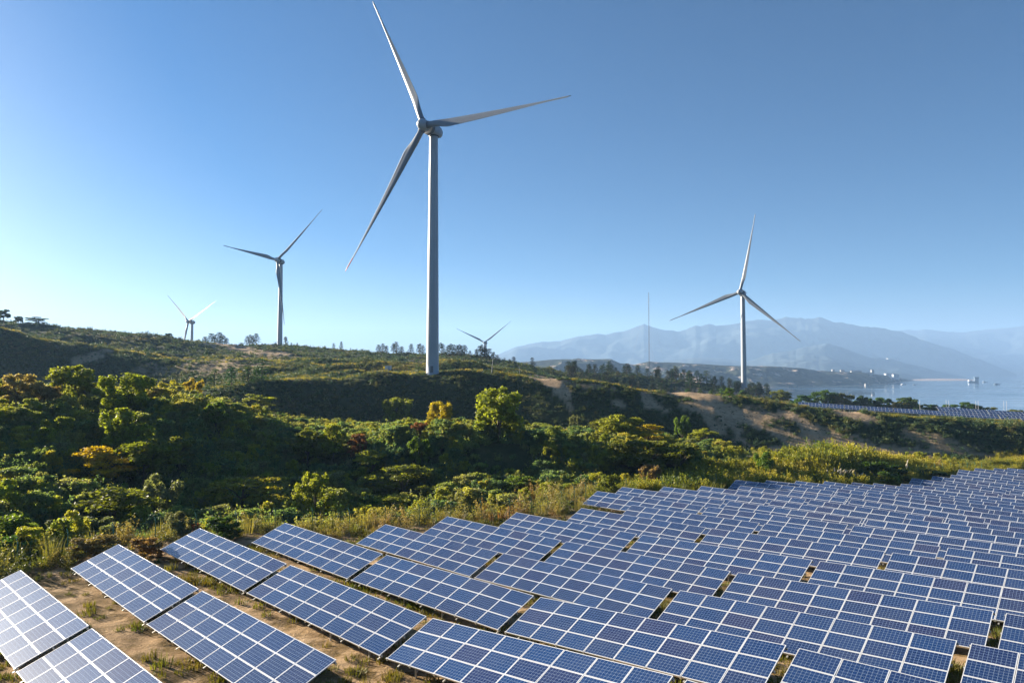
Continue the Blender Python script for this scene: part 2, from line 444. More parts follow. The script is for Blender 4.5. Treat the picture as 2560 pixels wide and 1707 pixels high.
# bare sand patches: photo column, row, half-length, half-width, angle (deg, positive = downwards to the right), strength
SAND = [(480,918,110,16,4,.6),(400,928,70,18,0,.5),(590,902,45,10,8,.6),(620,878,95,11,12,.9),(560,862,50,9,20,.9),(690,888,60,7,4,.9),(215,897,60,10,-18,.75),
 (650,912,20,8,0,.9),(1395,972,48,15,38,1.0),(1425,1015,26,9,60,.7),(1345,942,34,7,10,.9),(1545,1010,36,11,25,.85),(1642,1012,36,11,15,.85),(1440,960,70,6,6,.5),
 (1800,984,170,6,2,.95),(1700,985,50,6,5,.95),(1815,1030,48,13,22,1.0),(1900,1068,100,13,28,.95),(1990,1050,60,10,32,.95),(2055,1085,70,12,30,.7),(2120,1034,45,9,6,1.0),(2160,1042,40,9,12,.9),
 (1980,1092,190,34,14,.78),(2150,1115,170,26,10,.74),(2080,1128,160,20,0,.7),(1860,1050,130,20,26,.85),(1740,1018,100,13,14,.75),(2330,1100,130,15,10,.55),(2360,1105,70,8,14,.55),(2420,1130,90,9,10,.5),(2480,1155,60,8,4,.4),(1820,1048,70,10,35,.7),
 (1330,1125,20,8,20,.4),(1040,905,40,8,0,.4),(700,902,30,5,0,.5),(1000,880,90,5,4,.5),(1240,905,60,7,12,.35)]
def sand_mask(X, Y, Z):
    px, py = project(X, Y, Z)
    m = np.zeros_like(px)
    nz = fbm(X, Y, 5, 77, 4)*1.3 + fbm(X*1.2+Y*.5, (Y-X*.5)*.35, 2.2, 87, 2)*.5
    for cx, cy, a, b, ang, st in SAND:
        c, s = math.cos(math.radians(ang)), math.sin(math.radians(ang))
        dx = (px-cx)*c+(py-cy)*s; dy = -(px-cx)*s+(py-cy)*c
        q = np.sqrt((dx/a)**2+(dy/b)**2)
        m = np.maximum(m, st*sstep(1.2, 0.75, q+nz*1.1))
    return np.where(Y > 140, m, 0)

def build_ground():
    nu, ny = 760, 720
    u = np.linspace(-1.55, 1.3, nu)
    # more columns inside the frame
    uu = np.linspace(-1, 1, nu); u = np.sign(uu)*(np.abs(uu)*0.72 + np.abs(uu)**5*0.78)
    y = np.exp(np.linspace(math.log(5), math.log(1090), ny))
    UU, YY = np.meshgrid(u, y, indexing='ij')
    X = UU*YY
    Z = ground(X.ravel(), YY.ravel()).reshape(X.shape)
    V = np.stack([X, YY, Z+ZC], -1).reshape(-1, 3)
    idx = np.arange(nu*ny).reshape(nu, ny)
    F = np.stack([idx[:-1, :-1], idx[1:, :-1], idx[1:, 1:], idx[:-1, 1:]], -1).reshape(-1, 4)
    me = mesh_np('ground', V, F, (ground_material(),), smooth=True)
    sm = sand_mask(X.ravel(), YY.ravel(), Z.ravel())
    d, o, s = hedge_dist(X.ravel(), YY.ravel())
    fm = 1-sstep(3, 9, d)
    a = me.attributes.new('sand', 'FLOAT', 'POINT'); a.data.foreach_set('value', sm.astype(np.float32))
    a = me.attributes.new('field', 'FLOAT', 'POINT'); a.data.foreach_set('value', fm.astype(np.float32))
    ob = obj('ground', me)
    tag(ob, 'sandy scrub covered ground with dunes, gully and ridges', 'ground', kind='structure')

def ground_material():
    m, nt, out = new_mat('ground_soil')
    geo = N(nt, 'ShaderNodeNewGeometry')
    def noise(sc, det=4.0, rough=.55):
        n = N(nt, 'ShaderNodeTexNoise', i_Scale=sc, i_Detail=det, i_Roughness=rough); nt.links.new(geo.outputs['Position'], n.inputs['Vector']); return n.outputs[0]
    def ramp(sock, stops):
        cr = N(nt, 'ShaderNodeValToRGB')
        for i, (p, c) in enumerate(stops):
            e = cr.color_ramp.elements[i] if i < 2 else cr.color_ramp.elements.new(p)
            e.position = p; e.color = (*c, 1)
        nt.links.new(sock, cr.inputs[0]); return cr.outputs[0]
    def mix(f, a, b):
        x = N(nt, 'ShaderNodeMix', data_type='RGBA')
        nt.links.new(f, x.inputs[0]); nt.links.new(a, x.inputs[6]); nt.links.new(b, x.inputs[7]); return x.outputs[2]
    def attr(n):
        a = N(nt, 'ShaderNodeAttribute', attribute_name=n); return a.outputs['Fac']
    def mth(op, a, b=None, c=None):
        x = N(nt, 'ShaderNodeMath', operation=op)
        for k, q in enumerate((a, b, c)):
            if q is None: continue
            if isinstance(q, (int, float)): x.inputs[k].default_value = q
            else: nt.links.new(q, x.inputs[k])
        return x.outputs[0]
    scrub = ramp(noise(0.35, 6.0, .65), [(.30, (.022, .036, .016)), (.72, (.085, .082, .036)), (.52, (.042, .054, .022))])
    soil = ramp(noise(0.5, 6.0, .7), [(.28, (.24, .15, .075)), (.75, (.54, .38, .23)), (.5, (.41, .275, .15))])
    litter = ramp(noise(2.2, 6.0, .7), [(.32, (.040, .030, .013)), (.68, (.25, .16, .06)), (.5, (.12, .08, .030))])
    patch = noise(0.55, 7.0, .68)
    pf = N(nt, 'ShaderNodeMapRange'); pf.inputs[1].default_value = .45; pf.inputs[2].default_value = .56; nt.links.new(patch, pf.inputs[0])
    field = mix(pf.outputs[0], soil, litter)
    sandc = ramp(noise(1.1, 6.0, .65), [(.25, (.30, .20, .115)), (.75, (.54, .40, .26)), (.5, (.44, .31, .19))])
    tuft = N(nt, 'ShaderNodeMapRange'); tuft.inputs[1].default_value = .58; tuft.inputs[2].default_value = .64; nt.links.new(noise(0.9, 5.0, .7), tuft.inputs[0])
    sand = mix(tuft.outputs[0], sandc, scrub)
    c = mix(attr('sand'), scrub, sand)
    c = mix(attr('field'), c, field)
    p = N(nt, 'ShaderNodeBsdfPrincipled', i_Roughness=0.95)
    p.inputs['Specular IOR Level'].default_value = 0.1
    nt.links.new(c, p.inputs['Base Color'])
    bmp = N(nt, 'ShaderNodeBump', i_Strength=0.8, i_Distance=0.35)
    nt.links.new(noise(1.6, 7.0, .7), bmp.inputs['Height']); nt.links.new(bmp.outputs[0], p.inputs['Normal'])
    nt.links.new(p.outputs[0], out.inputs['Surface'])
    return m
build_ground()

# ------------------------------------------------------------------ lake, headland, mountains
def build_lake():
    m, nt, out = new_mat('lake_water')
    p = N(nt, 'ShaderNodeBsdfPrincipled', i_Roughness=0.12)
    p.inputs['Base Color'].default_value = (0.03, 0.07, 0.11, 1); p.inputs['IOR'].default_value = 1.33
    geo = N(nt, 'ShaderNodeNewGeometry')
    mp = N(nt, 'ShaderNodeMapping'); mp.inputs['Scale'].default_value = (0.0022, 0.010, 1)
    nt.links.new(geo.outputs['Position'], mp.inputs[0])
    n1 = N(nt, 'ShaderNodeTexNoise', i_Scale=1.0, i_Detail=5.0); nt.links.new(mp.outputs[0], n1.inputs['Vector'])
    mr = N(nt, 'ShaderNodeMapRange'); mr.inputs[1].default_value = .42; mr.inputs[2].default_value = .6; mr.inputs[3].default_value = .03; mr.inputs[4].default_value = .16
    nt.links.new(n1.outputs[0], mr.inputs[0]); nt.links.new(mr.outputs[0], p.inputs['Roughness'])
    n2 = N(nt, 'ShaderNodeTexNoise', i_Scale=0.35, i_Detail=4.0); nt.links.new(geo.outputs['Position'], n2.inputs['Vector'])
    b = N(nt, 'ShaderNodeBump', i_Strength=0.02, i_Distance=0.2); nt.links.new(n2.outputs[0], b.inputs['Height']); nt.links.new(b.outputs[0], p.inputs['Normal'])
    nt.links.new(p.outputs[0], out.inputs['Surface'])
    me = mesh_np('water', [(-13500, -2800, 0), (13500, -2800, 0), (13500, 13800, 0), (-13500, 13800, 0)], [(0, 1, 2, 3)], (m,))
    tag(obj('water', me), 'calm pale blue lake beyond the solar field', 'lake', kind='structure')
build_lake()

def hill_material(name, lowc, highc, bare, barethr, sc):
    m, nt, out = new_mat(name)
    geo = N(nt, 'ShaderNodeNewGeometry')
    n1 = N(nt, 'ShaderNodeTexNoise', i_Scale=sc, i_Detail=7.0, i_Roughness=.65); nt.links.new(geo.outputs['Position'], n1.inputs['Vector'])
    cr = N(nt, 'ShaderNodeValToRGB'); cr.color_ramp.elements[0].position = .35; cr.color_ramp.elements[1].position = .68
    cr.color_ramp.elements[0].color = (*lowc, 1); cr.color_ramp.elements[1].color = (*highc, 1)
    nt.links.new(n1.outputs[0], cr.inputs[0])
    mp = N(nt, 'ShaderNodeMapping'); mp.inputs['Scale'].default_value = (1, 1, .35); nt.links.new(geo.outputs['Position'], mp.inputs[0])
    n2 = N(nt, 'ShaderNodeTexNoise', i_Scale=sc*.5, i_Detail=6.0, i_Roughness=.6); nt.links.new(mp.outputs[0], n2.inputs['Vector'])
    mr = N(nt, 'ShaderNodeMapRange'); mr.inputs[1].default_value = barethr; mr.inputs[2].default_value = barethr+.06; nt.links.new(n2.outputs[0], mr.inputs[0])
    a = N(nt, 'ShaderNodeAttribute', attribute_name='beach')
    mm = N(nt, 'ShaderNodeMath', operation='MAXIMUM'); nt.links.new(mr.outputs[0], mm.inputs[0]); nt.links.new(a.outputs['Fac'], mm.inputs[1])
    x = N(nt, 'ShaderNodeMix', data_type='RGBA'); nt.links.new(mm.outputs[0], x.inputs[0]); nt.links.new(cr.outputs[0], x.inputs[6]); x.inputs[7].default_value = (*bare, 1)
    p = N(nt, 'ShaderNodeBsdfPrincipled', i_Roughness=.95); p.inputs['Specular IOR Level'].default_value = 0.05
    nt.links.new(x.outputs[2], p.inputs['Base Color']); nt.links.new(p.outputs[0], out.inputs['Surface'])
    return m

def hill_strip(name, crest, foot, depth, mat, label, rough, seed, nx=360, nt_=46, power=1.0, back=1.0, beach=0.0, cat='hills', jag=0.0):
    """crest: [(px, py, Y)], foot: [(px, Y)]; a real ridge with front and back slopes standing on the lake level"""
    cx = np.array([c[0] for c in crest]); cy = np.array([c[1] for c in crest]); cY = np.array([c[2] for c in crest])
    px = np.linspace(cx[0], cx[-1], nx)
    u = (px-1280)/F_PX
    yc = np.interp(px, cx, cY); zc = np.array([Y*ray(1280, y)[2] for Y, y in zip(yc, np.interp(px, cx, cy))]) + ZC
    yf = np.interp(px, [f[0] for f in foot], [f[1] for f in foot])
    zc = zc*(1 + jag*(fbm(px, px*0, 70, seed+3, 4)*.5 + np.abs(fbm(px, px*0, 34, seed+5, 3))*.5))
    t = np.r_[np.linspace(0, 1, nt_), 1+np.linspace(0, 1, 14)[1:]*back]
    V = np.zeros((nx, len(t), 3)); B = np.zeros((nx, len(t)))
    for k, tt in enumerate(t):
        Y = yf + (yc-yf)*tt if tt <= 1 else yc + depth*(tt-1)
        X = u*Y
        prof = tt**power if tt <= 1 else max(0.0, 1-(tt-1)/back)**0.8
        n = fbm(X, Y, rough[0], seed, 5)*rough[1]
        n2 = (0.5-np.abs(fbm(X, Y, rough[0]*.55, seed+9, 4)))*rough[1]*.6
        env = 4*prof*(1-prof) if tt <= 1 else prof*(1-prof)*2
        z = zc*np.clip(prof + env*(n+n2*0.5), 0, 1.1) + zc*(n*0.10)*(0 if tt < 1 else prof)
        if tt == 0 or (tt > 1 and prof <= 0): z = np.full(nx, -3.0)
        V[:, k] = np.stack([X, Y, z], -1)
        B[:, k] = (z < beach) & (tt < .9)
    idx = np.arange(nx*len(t)).reshape(nx, len(t))
    F = np.stack([idx[:-1, :-1], idx[1:, :-1], idx[1:, 1:], idx[:-1, 1:]], -1).reshape(-1, 4)
    me = mesh_np(name, V.reshape(-1, 3), F, (mat,), smooth=True)
    a = me.attributes.new('beach', 'FLOAT', 'POINT'); a.data.foreach_set('value', B.ravel().astype(np.float32))
    return tag(obj(name, me), label, cat, kind='structure')

M_HEAD = hill_material('headland_scrub', (.018, .030, .022), (.075, .080, .050), (.45, .34, .26), .57, .03)
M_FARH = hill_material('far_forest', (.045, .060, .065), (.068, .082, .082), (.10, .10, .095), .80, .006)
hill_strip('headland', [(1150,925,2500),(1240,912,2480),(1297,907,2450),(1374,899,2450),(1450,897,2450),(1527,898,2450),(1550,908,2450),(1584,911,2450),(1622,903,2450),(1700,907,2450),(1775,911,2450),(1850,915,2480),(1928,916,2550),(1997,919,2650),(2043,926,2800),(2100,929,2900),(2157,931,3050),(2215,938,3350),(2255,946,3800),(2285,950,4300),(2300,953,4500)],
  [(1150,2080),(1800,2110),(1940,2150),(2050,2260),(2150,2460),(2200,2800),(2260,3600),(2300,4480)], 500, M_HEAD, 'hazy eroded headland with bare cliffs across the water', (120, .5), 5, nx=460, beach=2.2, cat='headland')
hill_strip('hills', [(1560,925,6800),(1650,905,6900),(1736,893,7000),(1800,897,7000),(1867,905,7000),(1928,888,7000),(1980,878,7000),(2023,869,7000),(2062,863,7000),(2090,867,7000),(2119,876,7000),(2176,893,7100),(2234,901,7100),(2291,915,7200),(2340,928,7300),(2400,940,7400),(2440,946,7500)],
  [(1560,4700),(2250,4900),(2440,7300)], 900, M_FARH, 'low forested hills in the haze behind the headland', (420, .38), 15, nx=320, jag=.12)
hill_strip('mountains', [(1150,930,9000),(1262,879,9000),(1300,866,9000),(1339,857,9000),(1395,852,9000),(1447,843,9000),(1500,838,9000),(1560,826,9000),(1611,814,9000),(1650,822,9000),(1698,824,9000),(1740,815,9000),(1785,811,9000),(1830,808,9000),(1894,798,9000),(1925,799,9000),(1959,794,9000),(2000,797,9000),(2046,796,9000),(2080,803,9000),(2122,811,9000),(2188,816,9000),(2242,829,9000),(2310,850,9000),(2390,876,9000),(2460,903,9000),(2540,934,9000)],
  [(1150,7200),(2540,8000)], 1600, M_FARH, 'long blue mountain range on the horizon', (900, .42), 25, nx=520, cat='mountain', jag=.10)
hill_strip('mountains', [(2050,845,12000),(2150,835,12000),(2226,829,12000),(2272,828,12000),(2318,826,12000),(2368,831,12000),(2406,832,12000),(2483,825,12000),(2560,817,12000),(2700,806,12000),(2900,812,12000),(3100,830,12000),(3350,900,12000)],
  [(2050,9800),(3350,9800)], 1500, M_FARH, 'paler farther mountain range at the right edge', (1100, .36), 35, nx=320, cat='mountain', jag=.06)

def build_spit():
    n = 60
    px = np.linspace(2270, 2440, n); V = []; F = []
    for i, x in enumerate(px):
        u = (x-1280)/F_PX; e = math.sin(math.pi*i/(n-1))**.4
        w = 260*e+20
        for dy, z in ((-w, -.6), (-w*.75, 2.6*e), (w*.6, 8*e+random.random()*2), (w, -.6)):
            Y = 4350+dy; V.append((u*Y, Y, z))
    for i in range(n-1):
        for k in range(3):
            a = i*4+k; F.append((a, a+4, a+5, a+1))
    m = hill_material('spit_sand', (.26, .20, .17), (.42, .34, .29), (.5, .4, .33), .66, .02)
    tag(obj('sand_spit', mesh_np('sand_spit', np.array(V), F, (m,))), 'low pinkish sand spit running out into the lake', 'sand spit', kind='structure')
build_spit()

# ------------------------------------------------------------------ solar tables
def panel_mesh():
    L, W, T, B = 1.65, 0.99, 0.04, 0.029
    v = []; f = []; mi = []
    def ring(hx, hy, z):
        b = len(v)
        for sx, sy in ((-1,-1),(1,-1),(1,1),(-1,1)): v.append((sx*hx, sy*hy, z))
        return b
    a = ring(L/2, W/2, 0); b = ring(L/2, W/2, T); c = ring(L/2-B, W/2-B, T); d = ring(L/2-B, W/2-B, T-.005)
    for k in range(4):
        n = (k+1) % 4
        f += [(a+k, a+n, b+n, b+k), (b+k, b+n, c+n, c+k), (c+k, c+n, d+n, d+k)]; mi += [1, 1, 1]
    f.append((d, d+1, d+2, d+3)); mi.append(0)
    f.append((a+3, a+2, a+1, a)); mi.append(2)
    return mesh_np('panel', np.array(v), f, (M_CELL, M_ALU, M_BACK), mi)
PANEL = panel_mesh()
SN, CN = math.sin(TILT), math.cos(TILT)
def frame_mesh():
    b = MB()
    down = np.array([0, -SN, -CN]); up = -down
    y2 = np.cross(up, [1, 0, 0])
    b.box((0, 1.5, 0.80), (0.06, 2.8, 0.09))
    for y, h in ((0.45, 1.35), (2.45, 2.05)):
        top = np.array([0, y, 0.80])
        b.box(top + down*h/2, (0.065, 0.065, h), axes=((1, 0, 0), y2, up))
    p0 = np.array([0, 0.5, 0.80]) + down*0.5; p1 = np.array([0, 1.7, 0.78])
    b.tube([p0, p1], 0.03, 4)
    return b.mesh('support_frame', (M_GALV,))
FRAME = frame_mesh()
def rail_mesh(clamps):
    b = MB(); b.box((0, 0, 0), (13.45, 0.07, 0.11))
    if clamps:
        for i in range(9): b.box(((i-4)*1.67, -0.075, 0.045), (0.10, 0.08, 0.12))
        for i in range(5): b.box(((i-2)*3.1+.4, -0.12, -0.07), (0.07, 0.16, 0.05))
    return b.mesh('rail', (M_GALV,))
RAIL, RAIL_C = rail_mesh(False), rail_mesh(True)

def build_table(A, e3, label, group, nx=8, ny=3, frames=True, rand=None):
    """A: start of the high edge (relative to camera)"""
    v = np.array([N2[0]*CN, N2[1]*CN, SN]); v -= e3*(v@e3); v /= np.linalg.norm(v)
    w = np.cross(e3, v)
    o = A + e3*(1.67*nx/2) - v*(1.005*ny) - w*0.99
    M = Matrix(((e3[0], v[0], w[0], o[0]), (e3[1], v[1], w[1], o[1]), (e3[2], v[2], w[2], o[2]+ZC), (0, 0, 0, 1)))
    t = tag(empty('solar_table', mat=M), label, 'solar table', group)
    for j in range(ny):
        for i in range(nx):
            m = (Matrix.Translation(((i-(nx-1)/2)*1.67 + random.uniform(-.003, .003), 0.5+j*1.005, 0.95))
                 @ Matrix.Rotation(random.gauss(0, .0035), 4, 'X') @ Matrix.Rotation(random.gauss(0, .0035), 4, 'Y'))
            obj('panel', PANEL, t, mat=m)
    if frames:
        for y, me in ((0.10, RAIL_C), (1.5, RAIL), (2.92, RAIL)):
            obj('rail', me, t, loc=(0, y, 0.885))
        for x in (-5.2, -1.75, 1.75, 5.2):
            obj('support_frame', FRAME, t, loc=(x, 0, 0))
    return t

def build_field():
    LT = 8*1.67
    cnt = 0
    for r in range(1, 29):
        o = ROW_OFF[r-1]; s0 = ROW_S0[r]
        for j in range(2 if r <= 2 else 14):
            s = s0 + j*13.83
            P = o*N2 + s*E2
            z0 = float(top_z(o, s)); z1 = float(top_z(o, s+LT))
            ok = False
            for q in np.linspace(0, 1, 9):
                for back in (0, 2.8):
                    X, Y = o*N2 + (s+LT*q)*E2 - back*N2; Z = z0+(z1-z0)*q - back*.39
                    if Y < 8: continue
                    px, py = project(X, Y, Z)
                    if -25 < px < 2585 and py < 1735: ok = True
            if not ok: continue
            hl = math.sqrt(LT*LT-(z1-z0)**2)
            e3 = np.array([E2[0]*hl, E2[1]*hl, z1-z0])/LT
            jt = 'end of' if j == 0 else None
            if j == 0: lab = 'blue solar table at the hedge end of the %s row from the left' % ORD[r-1]
            else: lab = 'blue solar table, %s from the hedge in the %s row from the left' % (ORD[j], ORD[r-1])
            if r == 1 and j == 0: lab = 'pale sky reflecting solar table cut by the left picture edge, nearest the hedge'
            if r == 1 and j == 1: lab = 'pale blue solar table in the front left corner by bare sandy ground'
            build_table(np.array([P[0], P[1], z0]), e3, lab, 'solar tables in rows across the near field', frames=True)
            cnt += 1
    print('tables', cnt)
build_field()

def build_far_tables():
    """portrait modules, two high, on the terrace just behind the right-hand ridge"""
    def row(pa, ya, pb, yb_, phrase, tilt=math.radians(20)):
        A = ray(*pa)*ya; B = ray(*pb)*yb_
        d = B-A; L = np.linalg.norm(d); e3 = d/L
        h2 = np.array([-e3[1], e3[0], 0]); h2 /= np.linalg.norm(h2)
        v = h2*math.cos(tilt)+np.array([0, 0, math.sin(tilt)]); v -= e3*(v@e3); v /= np.linalg.norm(v); w = np.cross(e3, v)
        for k in range(int(L/13.4)):
            o = A + e3*(13.4*k+6.6) - v*3.36 - w*.99
            M = Matrix(((e3[0], v[0], w[0], o[0]), (e3[1], v[1], w[1], o[1]), (e3[2], v[2], w[2], o[2]+ZC), (0, 0, 0, 1)))
            t = tag(empty('solar_table', mat=M), phrase % ORD[k], 'solar table', 'far solar tables on the terrace by the lake')
            for j in range(2):
                for i in range(13):
                    obj('panel', PANEL, t, mat=Matrix.Translation(((i-6)*1.012, .85+j*1.675, .95)) @ Matrix.Rotation(math.pi/2, 4, 'Z') @ Matrix.Rotation(random.gauss(0, .004), 4, 'X'))
            for y, me in ((0.10, RAIL_C), (2.9, RAIL)): obj('rail', me, t, loc=(0, y, 0.885))
            for x in (-5.2, -1.75, 1.75, 5.2): obj('support_frame', FRAME, t, loc=(x, 0.2, 0))
    row((1995, 1004), 222.0, (2660, 1047), 196.0, 'small far solar table behind the sandy right ridge, %s from the left of its row')
    row((2340, 1016), 216.0, (2660, 1036), 206.0, 'small far solar table in the second row by the lake, %s from its left end')
build_far_tables()

# ------------------------------------------------------------------ wind turbines
BL = 55.9
def blade_mesh(r0, r1, n=40, m=14, name='blade', mats=(), pb=1.9, cap=(True, True)):
    """span along local +Z from the hub centre, chord along X, thickness along Y (towards -Y = upwind)"""
    V = []; F = []
    for i in range(n+1):
        r = r0+(r1-r0)*i/n
        t = r/BL
        if t < .05: ch, th, rd = 2.0, 2.0, 1.0
        else:
            q = float(sstep(.05, .2, np.array(t)))
            ch = 2.0*(1-q)+3.2*q if t < .2 else 3.2*(1-(t-.2)/.8)**1.15*0.93+3.2*.07*(1-t)**.35
            thr = 1.0*(1-q)+.34*q if t < .2 else .34-.18*min(1, (t-.2)/.5)
            th = ch*thr; rd = 1-q
        ch = max(ch, .55 if t < .985 else .3); th = max(th, .16)
        tw = -math.radians(16*(1-min(1, t/.85))**1.5+4)
        off = -pb*t*t*1.0
        for k in range(m):
            a = 2*math.pi*k/m
            x = math.cos(a); y = math.sin(a)
            xx = x*ch/2 + (1-rd)*ch*.20
            yy = y*th/2*(rd+(1-rd)*(.55-.45*x*1.0 if x > 0 else .55+.45*(1-abs(x))**.5*0+.35*(-x)*0+.35))
            V.append((xx*math.cos(tw)-yy*math.sin(tw), xx*math.sin(tw)+yy*math.cos(tw)+off, r))
    for i in range(n):
        for k in range(m):
            F.append((i*m+k, i*m+(k+1) % m, (i+1)*m+(k+1) % m, (i+1)*m+k))
    if cap[0]: F.append(tuple(reversed(range(m))))
    if cap[1]: F.append(tuple(n*m+k for k in range(m)))
    return mesh_np(name, np.array(V), F, mats, smooth=True)
RT = BL*.905
BLADE = blade_mesh(1.2, RT, 40, 14, 'blade', (M_BLADE,), cap=(True, False))
TIP = blade_mesh(RT, BL, 8, 14, 'blade_tip', (M_RED,), cap=(False, True))
TIP_W = blade_mesh(RT, BL, 8, 14, 'blade_tip', (M_BLADE,), cap=(False, True))

def lathe(prof, n=32, axis='z'):
    V = []; F = []
    for r, z in prof:
        for k in range(n):
            a = 2*math.pi*k/n; V.append((r*math.cos(a), r*math.sin(a), z))
    for i in range(len(prof)-1):
        for k in range(n): F.append((i*n+k, i*n+(k+1) % n, (i+1)*n+(k+1) % n, (i+1)*n+k))
    return V, F

def nacelle_mesh():
    secs = [(-1.75, 1.75, 1.75), (-1.2, 1.95, 1.95), (0.6, 2.0, 1.95), (2.2, 1.85, 1.8), (3.2, 1.35, 1.4), (3.6, .7, .8)]
    V = []; F = []; n = 20
    for y, hx, hz in secs:
        for k in range(n):
            a = 2*math.pi*k/n
            c, s = math.cos(a), math.sin(a)
            V.append((hx*math.copysign(abs(c)**.75, c), y, hz*math.copysign(abs(s)**.75, s)))
    for i in range(len(secs)-1):
        for k in range(n): F.append((i*n+k, (i+1)*n+k, (i+1)*n+(k+1) % n, i*n+(k+1) % n))
    F.append(tuple(range(n))); F.append(tuple((len(secs)-1)*n+k for k in reversed(range(n))))
    return mesh_np('nacelle', np.array(V), F, (M_WHITE,), smooth=False)
NAC = nacelle_mesh()
def generator_mesh():
    V, F = lathe([(1.2, -3.1), (2.15, -3.05), (2.25, -2.9), (2.25, -1.95), (2.1, -1.8), (1.2, -1.75)], 32)
    V = [(x, z, -y) for x, y, z in V]
    return mesh_np('generator', np.array(V), F, (M_STEEL,))
GEN = generator_mesh()
def hub_mesh():
    # rotor hub: domed cap facing -Y, three blade sockets
    prof = [(0.02, -2.9), (.7, -2.75), (1.3, -2.3), (1.75, -1.5), (1.9, -.4), (1.9, .9), (1.6, 1.5), (0.02, 1.6)]
    V, F = lathe(prof, 24)
    V = [(x, z, -y) for x, y, z in V]
    return mesh_np('hub', np.array(V), F, (M_WHITE,), smooth=True)
HUB = hub_mesh()
COLLAR = None
def collar_mesh():
    prof = [(1.2, 1.0), (1.2, 2.3), (1.04, 2.31), (1.04, 1.0)]
    V, F = lathe(prof, 20)
    return mesh_np('blade_collar', np.array(V), F, (M_STEEL,))
COLLAR = collar_mesh()

def turbine(tx, ty, zbase, hubz, psi, phi, tilt, label, r_base=2.15, r_top=1.4, red=-1):
    root = tag(empty('wind_turbine', (tx, ty, zbase+ZC)), label, 'wind turbine', 'white wind turbines on the ridges')
    h = hubz - zbase - 1.9
    rad = lambda q: r_base*(1-q) + r_top*q
    prof = [(r_base*1.06, -2), (r_base*1.06, .25), (r_base, .3)]
    for k in range(1, 25): prof.append((rad(k/24), .3+(h-.3)*k/24))
    V, F = lathe(prof, 40)
    tw = obj('tower', mesh_np('tower', np.array(V), F, (M_WHITE,), smooth=True), root)
    for q in (.27, .56, .82):
        V, F = lathe([(rad(q)+.015, h*q-.10), (rad(q)+.045, h*q-.07), (rad(q)+.045, h*q+.07), (rad(q)+.015, h*q+.10)], 40)
        obj('flange', mesh_np('flange', np.array(V), F, (M_WHITE,)), tw)
    d = MB(); d.box((0, -r_base-.01, 2.0), (.95, .12, 2.1)); obj('door', d.mesh('door', (M_STEEL,)), tw)
    c = MB(); 
    V, F = lathe([(r_top+.25, 0), (r_top+.3, .4), (r_top+.15, .5)], 28); obj('yaw_ring', mesh_np('yaw_ring', np.array(V), F, (M_DARK,)), root, loc=(0, 0, h-.3))
    # head: rotate so that local -Y is the rotor axis (sin psi, -cos psi)
    R = Matrix.Translation((0, 0, h+1.9)) @ Matrix.Rotation(psi, 4, 'Z') @ Matrix.Rotation(-tilt, 4, 'X')
    nac = obj('nacelle', NAC, root, mat=R)
    obj('generator', GEN, root, mat=R)
    b = MB(); b.box((0, 1.6, 1.95), (1.4, .9, .3)); b.tube([(.4, 2.0, 1.7), (.4, 2.0, 3.0)], .04, 5); b.tube([(-.4, 2.0, 1.7), (-.4, 2.0, 2.8)], .04, 5)
    obj('weather_mast', b.mesh('weather_mast', (M_STEEL,)), nac)
    hub = obj('hub', HUB, root, mat=R @ Matrix.Translation((0, -5.0, 0)))
    for k in range(3):
        a = phi + 2*math.pi*k/3
        m = R @ Matrix.Translation((0, -5.0, 0)) @ Matrix.Rotation(a, 4, 'Y')
        bl = obj('blade', BLADE, root, mat=m)
        tp = obj('blade_tip', TIP if red == k else TIP_W, bl)
        if red == k: tp['label'] = 'dark red painted tip'
        obj('blade_collar', COLLAR, bl)
    return root

def place_turbine(hub, psi, phi, tilt, zbase, label, **kw):
    a = np.array([math.sin(psi)*math.cos(tilt), -math.cos(psi)*math.cos(tilt), math.sin(tilt)])
    c = np.array(hub) - a*5.0
    return turbine(c[0], c[1], zbase, c[2], psi, phi, tilt, label, **kw)
RD = math.radians
place_turbine((-29.0, 225.7, 81.5), RD(-32.9), RD(213.2), RD(3.8), gz(-26, 229)-.3, 'tallest white wind turbine standing alone on the grassy ridge in the middle', r_base=2.1, r_top=1.42, red=0)
place_turbine((-190.3, 559.5, 91.4), RD(-18.3), RD(-74.6), RD(6.9), 12.0, 'grey white wind turbine on the back hill left of the tallest one')
place_turbine((-379.9, 813.4, 60.2), RD(-32), RD(-52.9), RD(4.9), -5.0, 'half hidden wind turbine behind the left dune crest')
place_turbine((-43.6, 1096.8, 48.2), RD(-24.3), RD(174.6), RD(4.8), -36.0, 'smallest distant wind turbine rising behind the pine clump')
place_turbine((161.1, 488.9, 57.1), RD(-39.3), RD(-109.1), RD(5.1), gz(163, 492)-1.0, 'white wind turbine by the lake on the right', r_base=2.0, r_top=1.45)

